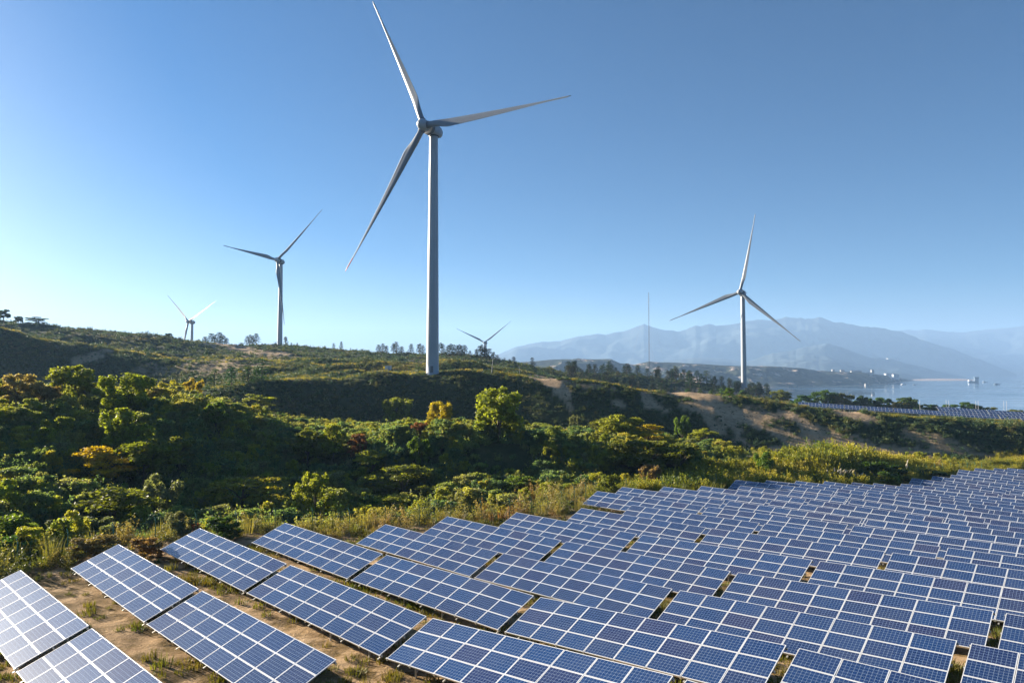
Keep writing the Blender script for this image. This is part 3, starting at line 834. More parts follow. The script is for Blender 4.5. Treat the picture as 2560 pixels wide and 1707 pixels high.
# ------------------------------------------------------------------ masts, poles, box, buildings, boats
def lattice_mast():
    Y = 640.0
    x = ray(1622, 800)[0]*Y; zt = ray(1622, 731)[2]*Y; zb = gz(x, Y) - 1
    h = zt - zb
    root = tag(empty('radio_mast', (x, Y, zb+ZC)), 'thin guyed lattice mast rising in front of the mountains', 'mast')
    b = MB(); w = .38
    cs = [(w*math.cos(a), w*math.sin(a)) for a in (0, 2.094, 4.189)]
    for cx, cy in cs: b.tube([(cx, cy, 0), (cx, cy, h)], .075, 4)
    obj('mast_leg', b.mesh('mast_leg', (M_STEEL,)), root)
    b = MB(); n = int(h/1.6)
    for i in range(n):
        for k in range(3):
            p = cs[k]; q = cs[(k+1) % 3]
            b.tube([(*p, i*h/n), (*q, (i+1)*h/n)], .035, 3, caps=False)
    obj('lattice', b.mesh('lattice', (M_STEEL,)), root)
    b = MB()
    for k in range(3):
        a = .5+k*2.094
        for hh in (h*.97, h*.6): b.tube([(0, 0, hh), (h*.3*math.cos(a), h*.3*math.sin(a), -4)], .018, 3, caps=False)
    obj('guy_wire', b.mesh('guy_wire', (M_STEEL,)), root)
lattice_mast()

def pole(px, py0, py1, Y, rad, label, mat, name='pole', cat='pole', lean=0.0):
    r = ray(px, py1); x = r[0]*Y
    zb = gz(x, Y); zt = ray(px, py0)[2]*Y
    root = tag(empty(name, (x, Y, zb+ZC)), label, cat)
    b = MB(); b.tube([(0, 0, -.5), (lean, 0, zt-zb)], [rad, rad*.75], 8); obj('shaft', b.mesh('shaft', (mat,)), root)
    b = MB(); b.box((lean, 0, zt-zb+.04), (rad*3.2, rad*3.2, .1)); obj('cap', b.mesh('cap', (mat,)), root)
pole(1229, 898, 928, 226, .16, 'leaning grey concrete pole on the ridge right of the tallest turbine', M_WALL, lean=.45)
pole(1299, 919, 936, 232, .10, 'short thin post on the ridge further right of the concrete pole', M_WALL)
for px, lab in ((2300, 'thin white pole standing alone by the lake near the shore trees'), (2366, 'left pole of the first white pair by the lake'), (2372.5, 'right pole of the first white pair by the lake'), (2440, 'left pole of the middle white pair by the lake'),
                (2446, 'right pole of the middle white pair by the lake'), (2510, 'left pole of the tall white pair near the right edge'), (2517, 'right pole of the tall white pair near the right edge')):
    pole(px, 1003 if px > 2420 else 1001, 1026, 330, .075, lab, M_PAINT, name='light_pole')

def utility_box():
    Y = 262.; x = ray(971, 918)[0]*Y
    root = tag(empty('utility_box', (x, Y, gz(x, Y)+ZC)), 'small white utility box on the grassy terrace left of the tallest turbine', 'utility box')
    b = MB(); b.box((0, 0, 1.0), (2.3, 1.6, 1.7)); obj('cabinet', b.mesh('cabinet', (M_PAINT,)), root)
    b = MB(); b.box((0, 0, 1.9), (2.5, 1.8, .1)); obj('roof', b.mesh('roof', (M_PAINT,)), root)
    b = MB(); b.box((.35, -.815, 1.0), (.8, .03, 1.4)); obj('door', b.mesh('door', (M_SHIPW,)), root)
utility_box()

def building(px, py, Y, w, h, dep, label, mat=M_WALL, roof='flat', zb=None):
    r = ray(px, py); x = r[0]*Y
    z = r[2]*Y + ZC
    root = tag(empty('building', (x, Y, z)), label, 'building', 'small buildings on the far shore')
    b = MB(); b.box((0, 0, h/2-6), (w, dep, h+12)); obj('wall', b.mesh('wall', (mat,)), root)
    b = MB()
    if roof == 'flat': b.box((0, 0, h+.5), (w*1.03, dep*1.05, 1.0))
    else:
        for s in (-1, 1):
            n = np.array([0, s*.5, .866]); b.box((0, s*dep*.26, h+dep*.13), (w*1.05, dep*.64, .5), axes=((1, 0, 0), (0, .89, -s*.45), (0, s*.45, .89)))
    obj('roof', b.mesh('roof', (M_ROOF,)), root)
    nx = max(2, int(w/7)); nz = max(1, int(h/4.5))
    wm = None
    for i in range(nx):
        for k in range(nz):
            if wm is None:
                q = MB(); q.box((0, 0, 0), (w/nx*.5, .4, h/nz*.45)); wm = q.mesh('window', (M_WINDOW,))
            obj('window', wm, root, loc=((i-(nx-1)/2)*w/nx, -dep/2-.1, (k+.55)*h/nz))
FY = 3000
for px, py, Y, w, h, dep, lab, kind in (
    (2083, 928, 2900, 11, 6, 9, 'white house on the far headland crest, leftmost of the shore buildings', 'flat'),
    (2106, 929, 2900, 16, 6, 9, 'low white house on the headland right of the leftmost one', 'gable'),
    (2140, 931, 2950, 44, 6, 12, 'long dull red roofed building on the far headland', 'gable'),
    (2167, 935, 3000, 44, 6, 12, 'long low white building on the sloping far headland', 'flat'),
    (2181, 934, 3050, 11, 16, 10, 'slim white tower block on the far headland', 'flat'),
    (2224, 942, 3400, 44, 16, 20, 'broad grey block near the tip of the far headland', 'flat'),
    (2239, 943, 3350, 28, 14, 16, 'bright white building beside the grey block on the headland tip', 'flat'),
    (2270, 936, 6900, 95, 14, 30, 'pale low building across the bay above the sand spit', 'gable'),
    (2231, 901, 7060, 110, 22, 40, 'large pale building complex high on the hazy hillside', 'flat'),
    (2194, 898, 7060, 70, 9, 30, 'long thin pale building left of the hillside complex', 'flat'),
    (2166, 963, 2470, 10, 5, 8, 'tiny white hut on the beach below the headland', 'gable')):
    building(px, py, Y, w, h, dep, lab, roof=kind, mat=M_WALL if 'grey' not in lab else M_SHIPW)

def hull(b, L, W, H, mi=0):
    n = 10; base = len(b.v)
    for i in range(n+1):
        t = i/n; w = W/2*min(1, (1-t)*4+.08) if t > .8 else W/2*(.85 if t == 0 else 1)
        for z, q in ((-.4, .7), (H*(1+.25*max(0, t-.8)*5), 1)):
            b.v.append(np.array((L*(t-.5), -w*q, z))); b.v.append(np.array((L*(t-.5), w*q, z)))
    for i in range(n):
        a = base+i*4; c = a+4
        b.f += [(a, c, c+2, a+2), (a+1, a+3, c+3, c+1), (a+2, c+2, c+3, a+3)]; b.m += [mi]*3
    b.f.append((base, base+2, base+3, base+1)); b.m.append(mi)
    a = base+n*4; b.f.append((a, a+1, a+3, a+2)); b.m.append(mi)
def barge():
    Y = 3300.; x = ray(2433, 950)[0]*Y
    root = tag(empty('dredger_barge', (x, Y, 0.05)), 'big dark work barge with a boxy tower far out on the lake', 'barge')
    b = MB(); hull(b, 50, 16, 6); obj('hull', b.mesh('hull', (M_HULL,)), root)
    b = MB(); b.box((14, 0, 14), (17, 11, 16)); b.box((14, 0, 24), (20, 13, 4)); obj('superstructure', b.mesh('superstructure', (M_HULL,)), root)
    b = MB(); b.box((-18, 0, 9), (9, 9, 6)); obj('cabin', b.mesh('cabin', (M_PAINT,)), root)
    b = MB()
    for q in (-8, -2, 4): b.tube([(q, 0, 6), (q+3, 0, 17)], .5, 5)
    b.tube([(-12, 0, 11), (10, 0, 19)], .5, 5); obj('gantry', b.mesh('gantry', (M_STEEL,)), root)
barge()
def boat(px, py, Y, L, label, hm, cm):
    x = ray(px, py)[0]*Y
    root = tag(empty('boat', (x, Y, 0.05)), label, 'boat', 'boats on the lake')
    b = MB(); hull(b, L, L*.28, L*.09); obj('hull', b.mesh('hull', (hm,)), root)
    b = MB(); b.box((-L*.12, 0, L*.14), (L*.4, L*.2, L*.13)); obj('cabin', b.mesh('cabin', (cm,)), root)
boat(2259, 961, 2650, 20, 'white boat moored off the beach below the headland', M_PAINT, M_PAINT)
boat(2286, 962, 2600, 13, 'small dark boat right of the white moored boat', M_HULL, M_SHIPW)
boat(2238, 959, 2800, 16, 'grey boat at the jetty left of the white moored boat', M_HULL, M_SHIPW)
boat(2462, 950, 3350, 26, 'low dark boat just right of the big barge', M_HULL, M_SHIPW)
boat(2492, 961, 2700, 24, 'long flat dark boat between the barge and the right edge', M_HULL, M_HULL)
# ------------------------------------------------------------------ vegetation prototypes
def leaf_quads(C, D, size, r, flat=0.0):
    """kite shaped leaves at centres C (n,3), facing roughly along D"""
    n = len(C)
    R = r.normal(size=(n, 3)); Nn = D*0.9 + R*0.75
    Nn[:, 2] += flat
    Nn /= np.linalg.norm(Nn, axis=1, keepdims=True) + 1e-9
    A = np.cross(Nn, r.normal(size=(n, 3))); A /= np.linalg.norm(A, axis=1, keepdims=True) + 1e-9
    B = np.cross(Nn, A)
    s = (size*r.uniform(.6, 1.35, n))[:, None]
    V = np.stack([C-A*s*.9, C+B*s*.5+A*s*.1, C+A*s*.95, C-B*s*.5+A*s*.1], 1).reshape(-1, 3)
    F = np.arange(n*4).reshape(n, 4)
    return V, F

def crown(kind, seed, nl=250, leaf=.031):
    """crown of unit height (0..1) and about unit width"""
    r = np.random.default_rng(seed)
    C = []; Dd = []; lobes = []
    if kind == 'round':
        for k in range(42):
            a = r.uniform(0, 6.283); q = r.uniform(0, 1)**.5; z = r.uniform(.28, .95)
            w = math.sqrt(max(0, 1-((z-.55)/.48)**2))*.38
            lobes.append((q*w*math.cos(a), q*w*math.sin(a), z, r.uniform(.06, .125), r.uniform(.05, .105)))
    elif kind == 'bush':
        for k in range(38):
            a = r.uniform(0, 6.283); q = r.uniform(0, 1)**.55; z = r.uniform(.05, .85)
            w = math.sqrt(max(0, 1-((z-.25)/.72)**2))*.40
            lobes.append((q*w*math.cos(a), q*w*math.sin(a), z, r.uniform(.07, .13), r.uniform(.06, .115)))
    elif kind == 'umbrella':
        for k in range(20):
            a = r.uniform(0, 6.283); q = r.uniform(0, 1)**.5*.42; z = .86-q*q*1.1 + r.uniform(-.16, .1)
            if k > 13: z -= .28
            lobes.append((q*math.cos(a), q*math.sin(a), z, r.uniform(.10, .17), r.uniform(.035, .06)))
    elif kind == 'upright':
        for k in range(34):
            a = r.uniform(0, 6.283); q = r.uniform(0, 1)**.6*.36; z = r.uniform(.12, .80 if q > .15 else .94)
            lobes.append((q*math.cos(a), q*math.sin(a), z, r.uniform(.055, .10), r.uniform(.10, .19)))
    elif kind == 'layered':
        for k in range(26):
            a = r.uniform(0, 6.283); q = r.uniform(.05, 1)**.6*.44; t = int(r.integers(0, 4)); z = .22+.21*t + r.uniform(-.04, .06) - q*.28
            w = (.44, .46, .40, .26)[t]/.44
            lobes.append((q*w*math.cos(a), q*w*math.sin(a), max(.08, z), r.uniform(.11, .17), r.uniform(.05, .08)))
    for x, y, z, rx, rz in lobes:
        n = int(nl*(rx*rz/.018)**.5)
        d = r.normal(size=(n, 3)); d[:, 2] = d[:, 2]*.8+.25; d /= np.linalg.norm(d, axis=1, keepdims=True)
        rad = (r.uniform(.5, 1.1, n) + (r.uniform(0, 1, n) < .10)*r.uniform(0, .5, n))[:, None]
        C.append(np.array([x, y, z]) + d*rad*np.array([rx, rx, rz])); Dd.append(d)
    C = np.concatenate(C); Dd = np.concatenate(Dd)
    C[:, 2] = np.clip(C[:, 2], .02, 1.02)
    V, F = leaf_quads(C, Dd, leaf, r, .35 if kind in ('umbrella', 'layered') else .1)
    return V, F, lobes

def trunk(lobes, seed, base=.035, fork=.3):
    r = random.Random(seed); b = MB()
    b.tube([(0, 0, -.12), (.01, .0, fork*.5), (r.uniform(-.02, .02), r.uniform(-.02, .02), fork), (r.uniform(-.04, .04), r.uniform(-.04, .04), min(.8, fork+.35))], [base, base*.8, base*.65, base*.25], 7)
    for L in r.sample(lobes, min(8, len(lobes))):
        if L[2] < fork: continue
        m = (L[0]*.4, L[1]*.4, fork*.6+L[2]*.4)
        b.tube([(0, 0, fork*r.uniform(.6, 1.0)), m, (L[0], L[1], L[2])], [base*.45, base*.3, base*.12], 5, caps=False)
    return b

def pine(seed, nb=9):
    r = np.random.default_rng(seed); C = []; Dd = []; b = MB()
    b.tube([(0, 0, -.08), (.008, .0, .4), (.0, .005, .97)], [.022, .015, .004], 6)
    for t in range(nb):
        z = .20+.76*(t/(nb-1))**.92; L = .27*(1-((z-.2)/.85))**.75*r.uniform(.75, 1.15)+.02
        k0 = r.uniform(0, 6.28); kk = 5 if t < nb-2 else 4
        for k in range(kk):
            if r.uniform() < .16: continue
            a = k0+k*6.283/kk+r.uniform(-.4, .4); l = L*r.uniform(.65, 1.15)
            tip = np.array([l*math.cos(a), l*math.sin(a), z+l*.22])
            b.tube([(0, 0, z-.02), tip], [.006, .002], 3, caps=False)
            for q, w in ((.55, .6), (.9, 1.0)):
                n = int(16*w+6)
                d = r.normal(size=(n, 3)); d[:, 2] = d[:, 2]*.5+.35; d /= np.linalg.norm(d, axis=1, keepdims=True)
                C.append(np.array([0, 0, z])*(1-q)+tip*q + d*r.uniform(.3, 1, n)[:, None]*np.array([.065, .065, .042])); Dd.append(d)
    V, F = leaf_quads(np.concatenate(C), np.concatenate(Dd), .026, r)
    return V, F, b

M_LEAF = leaf_mat('tree_leaves', use_obj=True, var=.35, transl=.55)
M_PINE = leaf_mat('pine_needles', use_obj=True, var=.3, transl=.15)
CROWN = {}; TRUNK = {}
for kd in ('round', 'bush', 'umbrella', 'upright', 'layered'):
    for vv in range(3):
        V, F, lb = crown(kd, 100+hash(kd) % 1 + vv*7 + len(kd)*31)
        CROWN[kd, vv] = mesh_np('crown', V, F, (M_LEAF,))
        TRUNK[kd, vv] = trunk(lb, vv+len(kd), .030, {'round': .30, 'bush': .12, 'umbrella': .45, 'upright': .2, 'layered': .2}[kd]).mesh('trunk', (M_BARK,), True)
PINE = []
for vv in range(5):
    V, F, b = pine(500+vv*3, 8+vv % 3)
    PINE.append((mesh_np('crown', V, F, (M_PINE,)), b.mesh('trunk', (M_BARK,))))

# leaf colours
YG = (.25, .27, .035); GOLD = (.46, .33, .018); LEMON = (.40, .34, .03); GREEN = (.065, .125, .022); DKGREEN = (.035, .07, .02)
BRIGHT = (.115, .195, .026); GREY = (.17, .20, .10); RUST = (.22, .10, .05); PINK = (.34, .28, .13); TAN = (.28, .20, .085); OLIVE = (.15, .17, .025)
PINEC = (.030, .055, .025); PINEB = (.07, .14, .028)

TREES_AT = []
def tree(name, kind, px, ytop, ybase, wpx, color, label, cat, Y=None, var=None, up=1.2, squash=1.0):
    if Y is None: Y = hit(px, ybase, up)
    if Y is None: print('no hit', label); return
    x = ray(px, (ytop+ybase)/2)[0]*Y; g = gz(x, Y)
    zt = ray(px, ytop)[2]*Y
    h = max(zt-g, .8); w = 1.12*wpx/F_PX*Y
    h = min(h, max(1.1*w, (ybase-ytop)/F_PX*Y + 2.2))
    v = random.randrange(3) if var is None else var
    root = tag(empty(name, (x, Y, zt-h+ZC)), label, cat)
    root.scale = (w*1.06, w*1.06*squash, h); root.rotation_euler[2] = random.uniform(0, 6.28)
    c = obj('crown', CROWN[kind, v], root)
    c.color = (*[k*random.uniform(.92, 1.08) for k in color], 1)
    obj('trunk', TRUNK[kind, v], root)
    TREES_AT.append((x, Y, w*.5))
    return root

T = tree
T('tree','round',184,912,985,122,YG,'yellow green spreading tree at the top of the brush slope below the left dune','tree')
T('shrub','bush',57,922,1000,104,PINK,'pale orange tan shrub at the far left top of the brush slope','shrub')
T('shrub','bush',120,960,1005,70,TAN,'tan shrub between the orange tan shrub and the spreading yellow green tree','shrub')
T('tree','upright',318,928,1012,128,YG,'bright yellow green tree in the middle of the upper left brush','tree')
T('shrub','upright',429,951,988,58,LEMON,'lemon yellow shrub right of the bright yellow green upper tree','shrub')
T('shrub','upright',482,946,990,50,LEMON,'pale yellow sprigs right of the lemon yellow shrub','shrub')
T('shrub','bush',262,952,990,48,BRIGHT,'small pale green shrub left of the bright yellow green upper tree','shrub')
T('tree','round',540,1006,1060,56,BRIGHT,'bright green round little tree in the middle left brush','tree')
T('tree','umbrella',643,981,1028,72,YG,'flat topped light green tree on the edge of the dark slope','tree')
T('shrub','bush',693,1016,1042,38,YG,'small yellow green shrub right of the flat topped tree','shrub')
T('tree','upright',318,1022,1115,128,YG,'tall yellow green sprouting tree standing over the golden one','tree')
T('tree','layered',249,1108,1182,138,GOLD,'golden yellow tree in the left brush','tree')
T('tree','round',364,1098,1192,165,OLIVE,'large olive green round tree right of the golden yellow tree','tree')
T('tree','umbrella',448,1090,1150,86,OLIVE,'dull green flat tree behind the large olive round tree','tree')
T('tree','layered',279,1209,1300,192,OLIVE,'wide layered green tree low on the left slope','tree')
T('shrub','bush',345,1260,1315,90,YG,'low yellow green shrub under the wide layered tree','shrub')
T('shrub','upright',400,1188,1290,104,GREY,'tall grey green shrub right of the wide layered tree','shrub')
T('tree','umbrella',608,1182,1262,152,YG,'umbrella shaped yellow green tree above the third panel row','tree')
T('tree','bush',788,1172,1288,104,YG,'egg shaped yellow green tree behind the hedge','tree',var=1)
T('tree','round',4,1200,1275,76,YG,'yellow green tree cut by the left picture edge','tree')
T('shrub','bush',36,1280,1368,124,BRIGHT,'large bright green bush at the left picture edge behind the panels','bush',up=.6)
T('shrub','bush',30,1330,1400,118,GREEN,'dark green bush beneath the bright one at the left edge','bush',up=.3)
T('shrub','bush',555,1284,1334,90,GREEN,'round glossy green bush behind the second panel row end','bush',up=.5)
T('shrub','upright',446,1278,1328,80,GREY,'silvery green bush left of the round glossy green bush','bush',up=.5)
T('shrub','bush',483,1302,1330,40,RUST,'low dark red shrub at the end of the third panel row','shrub',up=.3)
T('shrub','upright',170,1290,1345,130,GREY,'broad pale silvery bush between the left bushes and the panels','bush',up=.5)
T('shrub','upright',290,1292,1345,110,GREY,'smaller pale silvery bush right of the broad silvery one','bush',up=.5)
T('shrub','bush',235,1335,1385,130,TAN,'brown dry shrub above the second panel row end','shrub',up=.3)
T('shrub','bush',362,1336,1388,84,TAN,'dull brown shrub between the second and third row ends','shrub',up=.3)
T('shrub','bush',892,1076,1122,54,RUST,'round rust red bush on the left shoulder of the middle mound','bush')
T('shrub','bush',1052,1052,1080,56,RUST,'low rust red shrub left of the big round tree','shrub')
T('tree','upright',991,990,1056,84,YG,'yellow green sprouting tree on the middle mound, left of three','tree')
T('tree','upright',1095,1000,1068,92,LEMON,'yellow bushy tree on the middle mound between two others','tree')
T('tree','round',1248,966,1090,138,YG,'biggest round yellow green tree with bare trunk on the middle mound','tree',var=0)
T('tree','round',834,1062,1136,72,YG,'yellow green tree left of the round rust red bush','tree')
T('tree','round',770,1075,1140,70,OLIVE,'olive tree left of the yellow green tree by the rust bush','tree')
T('tree','layered',930,1120,1172,100,YG,'small layered yellow tree below the rust red bush','tree')
T('tree','layered',1007,1154,1222,172,OLIVE,'broad layered olive tree in the dark hollow below the mound','tree')
T('shrub','upright',1049,1092,1145,64,BRIGHT,'bright green climbing shrub on the mound left flank','shrub')
T('shrub','upright',1435,1034,1078,38,GREY,'thin pale sprig shrub at the right end of the mound crest','shrub')
T('tree','round',1548,1035,1098,126,YG,'wide yellow green tree on the right part of the mound','tree')
T('tree','layered',1619,1054,1100,88,GOLD,'golden tree on the right part of the mound','tree')
T('tree','bush',1500,1049,1090,66,OLIVE,'green tree left of the wide yellow green one on the mound','tree')
T('tree','round',1604,1100,1170,176,OLIVE,'large dark olive tree below the golden tree','tree')
T('tree','round',1700,1110,1160,90,OLIVE,'olive tree right of the large dark olive one','tree')
T('shrub','umbrella',1300,1185,1226,78,BRIGHT,'light green round shrub in the hollow behind the hedge','shrub')
T('shrub','umbrella',976,1232,1272,94,YG,'yellow green dome shrub rising over the hedge','shrub')
T('shrub','bush',1387,1122,1144,28,YG,'tiny yellow green shrub in the middle of the dark hollow','shrub')
T('shrub','bush',1630,1150,1206,70,TAN,'tan dry bush at the right end of the hollow','bush')
T('shrub','bush',1527,1182,1220,64,OLIVE,'olive bush left of the tan dry bush','bush')
T('tree','upright',1706,1040,1095,50,BRIGHT,'narrow green tree right of the golden tree','tree')
T('tree','umbrella',1760,1068,1108,60,YG,'flat yellow green tree at the mound right end','tree')
T('shrub','upright',1913,1130,1176,62,BRIGHT,'pale leaved green shrub standing in the yellow grass','shrub')
T('shrub','bush',1966,1112,1142,66,OLIVE,'olive shrub behind the pale leaved one','shrub')
T('shrub','bush',2230,1186,1215,50,BRIGHT,'round green bush right behind the panels on the right','bush',up=.4)
T('shrub','bush',2190,1150,1206,96,GREEN,'dark bush with yellow tips left of the round green one','bush',up=.4)
T('shrub','bush',2243,1156,1200,54,DKGREEN,'dark green bush behind the round green one','bush',up=.5)
T('shrub','bush',2330,1172,1192,90,DKGREEN,'low dark green bush beside the highest panels on the right','bush',up=.4)
T('shrub','bush',1823,968,988,30,BRIGHT,'green shrub left of the lakeside turbine base','shrub',up=.3)
T('shrub','bush',1856,974,990,20,BRIGHT,'small green shrub at the lakeside turbine base','shrub',up=.3)
T('tree','umbrella',96,792,815,52,DKGREEN,'flat topped dark tree on the left skyline','tree',Y=415)
T('tree','round',9,774,806,30,DKGREEN,'dark tree on the skyline at the left picture edge','tree',Y=415)
T('tree','round',46,790,806,24,DKGREEN,'smaller dark tree between the two left skyline trees','tree',Y=418)
T('shrub','bush',421,832,845,22,DKGREEN,'dark shrub on the dune crest left of the half hidden turbine','shrub',Y=418)
# lakeside trees
for px, yt, yb, w, lab, kd in ((1951,974,1000,60,'leftmost shore tree beside the lakeside turbine','round'),(2010,985,1004,64,'low shore tree left of the round dark grove','bush'),(2062,974,1008,74,'tall middle tree of the round dark grove by the lake','round'),(2105,982,1010,66,'right tree of the round dark grove by the lake','round'),
    (2150,990,1013,40,'dark pine like tree right of the round grove','upright'),(2166,991,1014,32,'narrow dark tree right of the grove, before the gap','upright'),(2186,998,1014,28,'small lone tree in the gap of the shore trees','upright'),(2208,994,1016,46,'tree at the left end of the long shore thicket','round'),
    (2245,1000,1018,60,'low tree in the long shore thicket','bush'),(2268,992,1019,52,'tallest tree of the long shore thicket','round'),(2320,1006,1022,80,'right low tree of the long shore thicket','bush'),(2376,1006,1025,48,'wide shore tree between the first white poles','umbrella'),(2424,1006,1026,58,'bushy shore tree left of the middle white poles','round'),
    (2456,1014,1027,26,'little shore bush right of the middle white poles','bush'),(2477,1013,1027,32,'flat shore tree before the tall white poles','umbrella'),(2535,1022,1034,60,'low shore bush at the right picture edge','bush')):
    T('tree', kd, px, yt, yb, w, OLIVE if px % 2 else GREEN, lab, 'tree', Y=395 if px > 1990 else 440)

# ------------------------------------------------------------------ pines
def pine_tree(px, ytop, ybase, label, Y=None, color=PINEC, group=None, wide=1.0, up=.4):
    if Y is None: Y = hit(px, ybase, up, 200)
    if Y is None: return
    x = ray(px, ybase)[0]*Y; g = gz(x, Y)-.2; zt = ray(px, ytop)[2]*Y
    h = zt-g
    h = min(max(h, 2.0), 15.0)
    root = tag(empty('pine_tree', (x, Y, zt-h+ZC if zt-h < g+1.5 else g+ZC)), label, 'pine tree', group)
    w = h*random.uniform(1.0, 1.4)*wide
    root.scale = (w, w, h); root.rotation_euler[2] = random.uniform(0, 6.28)
    cm, tm = random.choice(PINE)
    c = obj('crown', cm, root); c.color = (*[k*random.uniform(.8, 1.2) for k in color], 1)
    obj('trunk', tm, root)
def pine_row(phrase, lst, Y, color=PINEC, wide=1.0):
    n = len(lst)
    for i, (px, yt, yb) in enumerate(sorted(lst)):
        if n == 1: lab = 'dark pine ' + phrase
        else: lab = '%s pine from the left %s' % (ORD[i], phrase)
        pine_tree(px, yt, yb, lab, Y*random.uniform(.985, 1.015), color, 'pines along the ridge crests', wide)
pine_row('in the clump right of the half hidden turbine', [(497,848,864),(512,842,864),(529,834,862),(537,838,862),(549,831,862),(557,838,863),(566,845,865)], 500, wide=1.3)
pine_row('in the compact clump left of the grey white turbine', [(617,840,864),(625,837,864),(632,839,864),(640,834,864)], 500, wide=1.2)
pine_row('right of the grey white turbine base', [(714,841,868),(728,856,870),(743,857,870)], 500)
pine_row('in the sparse row between the two nearest turbines', [(760,862,878),(812,864,882),(834,858,882),(853,854,884),(876,870,886),(892,871,887),(905,872,888)], 480)
pine_row('in the grove left of the tallest turbine tower', [(947,862,886),(957,859,886),(966,864,886),(984,858,886),(991,855,886),(1004,866,887)], 470, wide=1.25)
pine_row('next to the tallest turbine tower on its left', [(1028,860,886),(1048,859,887),(1057,863,887)], 470, wide=1.1)
pine_row('just right of the tallest turbine tower', [(1104,857,890)], 440, wide=1.1)
pine_row('in the grove between the tallest and the smallest turbine', [(1124,860,892),(1133,862,893),(1143,863,894),(1151,861,895),(1161,863,896),(1175,876,898)], 440, wide=1.15)
pine_row('in the clump before the smallest turbine', [(1191,872,898),(1202,862,897),(1212,868,898),(1223,872,898),(1234,880,902),(1243,887,906)], 430, wide=1.2)
pine_row('on the falling ridge right of the smallest turbine', [(1261,895,914),(1274,898,915),(1285,892,915)], 420, wide=1.1)
pine_row('standing alone by the knob on the falling ridge', [(1331,894,920)], 420)
pine_row('on the grassy terrace left of the tallest turbine', [(1045,897,925)], 262, PINEB)
pine_row('in the young row below the sand slope', [(500,938,968),(536,924,970),(578,918,970),(620,916,965),(640,922,965),(654,898,962)], 205, PINEB, 1.1)
pine_row('among the bright young pines on the right crest', [(1518,964,986),(1540,966,986),(1562,962,986),(1586,970,988),(1612,976,996),(1640,974,992)], 222, PINEB, 1.3)
pine_row('among bright young pines near the lakeside turbine', [(1720,972,990),(1750,972,990),(1778,974,991),(1804,972,990)], 240, PINEB, 1.1)
def pine_forest():
    r = random.Random(3); k = 0
    crest = [(1400,942),(1430,930),(1475,922),(1500,925),(1540,930),(1600,936),(1660,945),(1720,955),(1780,964),(1850,972),(1905,985)]
    cx = [c[0] for c in crest]; cy = [c[1] for c in crest]
    bands = [('along the crest', 0, .10), ('in the upper belt', .10, .4), ('in the lower belt', .4, .75), ('at the foot', .75, 1.0)]
    for bi, (ph, t0, t1) in enumerate(bands):
        pxs = sorted(r.uniform(1412, 1905) for _ in range(30))
        for k, px in enumerate(pxs):
            t = r.uniform(t0, t1)
            yb = float(np.interp(px, cx, cy))*(1-t) + float(np.interp(px, [1400, 1500, 1700, 1905], [962, 975, 992, 998]))*t
            Y = 520-150*t
            X = ray(px, yb)[0]*Y; g = gz(X, Y); hh = r.uniform(4.8, 9.0)*(.85+.3*(1-t))
            root = tag(empty('pine_tree', (X, Y, g-.3+ZC)), '%s dark pine from the left %s of the far wooded slope' % (ORD[k], ph), 'pine tree', 'pines on the far wooded slope')
            w = hh*r.uniform(1.15, 1.7); root.scale = (w, w, hh); root.rotation_euler[2] = r.uniform(0, 6.28)
            cm, tm = r.choice(PINE)
            c = obj('crown', cm, root); c.color = (*[q*r.uniform(.75, 1.35) for q in PINEC], 1)
            obj('trunk', tm, root)
    for i, px in enumerate(sorted(r.uniform(1864, 1955) for _ in range(14))):
        Y = r.uniform(500, 530); X = ray(px, 975)[0]*Y; g = gz(X, Y); hh = r.uniform(6.5, 10.5)
        root = tag(empty('pine_tree', (X, Y, g-.3+ZC)), '%s dark pine from the left in the grove behind the lakeside turbine tower' % ORD[i], 'pine tree', 'pines behind the lakeside turbine')
        w = hh*r.uniform(1.05, 1.4); root.scale = (w, w, hh)
        cm, tm = r.choice(PINE); c = obj('crown', cm, root); c.color = (*PINEC, 1); obj('trunk', tm, root)
pine_forest()

# ------------------------------------------------------------------ masses of brush and grass
def tuft_mesh(name, seed, n, h, spread, width, mat, lean=.5):
    r = np.random.default_rng(seed); V = []; F = []
    for i in range(n):
        a = r.uniform(0, 6.283); q = r.uniform(0, 1)**.6*spread; x0, y0 = q*math.cos(a), q*math.sin(a)
        hh = h*r.uniform(.5, 1.1); b = a+r.uniform(-1, 1); l = lean*hh*r.uniform(.2, 1)
        sx, sy = -math.sin(b+.7)*width, math.cos(b+.7)*width
        p0 = (x0-sx, y0-sy, -.1); p1 = (x0+sx, y0+sy, -.1)
        m = (x0+l*.35*math.cos(b), y0+l*.35*math.sin(b), hh*.6)
        t = (x0+l*math.cos(b), y0+l*math.sin(b), hh)
        k = len(V); V += [p0, p1, (m[0]+sx*.8, m[1]+sy*.8, m[2]), (m[0]-sx*.8, m[1]-sy*.8, m[2]), t, t]
        F += [(k, k+1, k+2, k+3), (k+3, k+2, k+4, k+4)]
    F = [f if f[2] != f[3] else f[:3] for f in F]
    return mesh_np(name, np.array(V), F, (mat,))

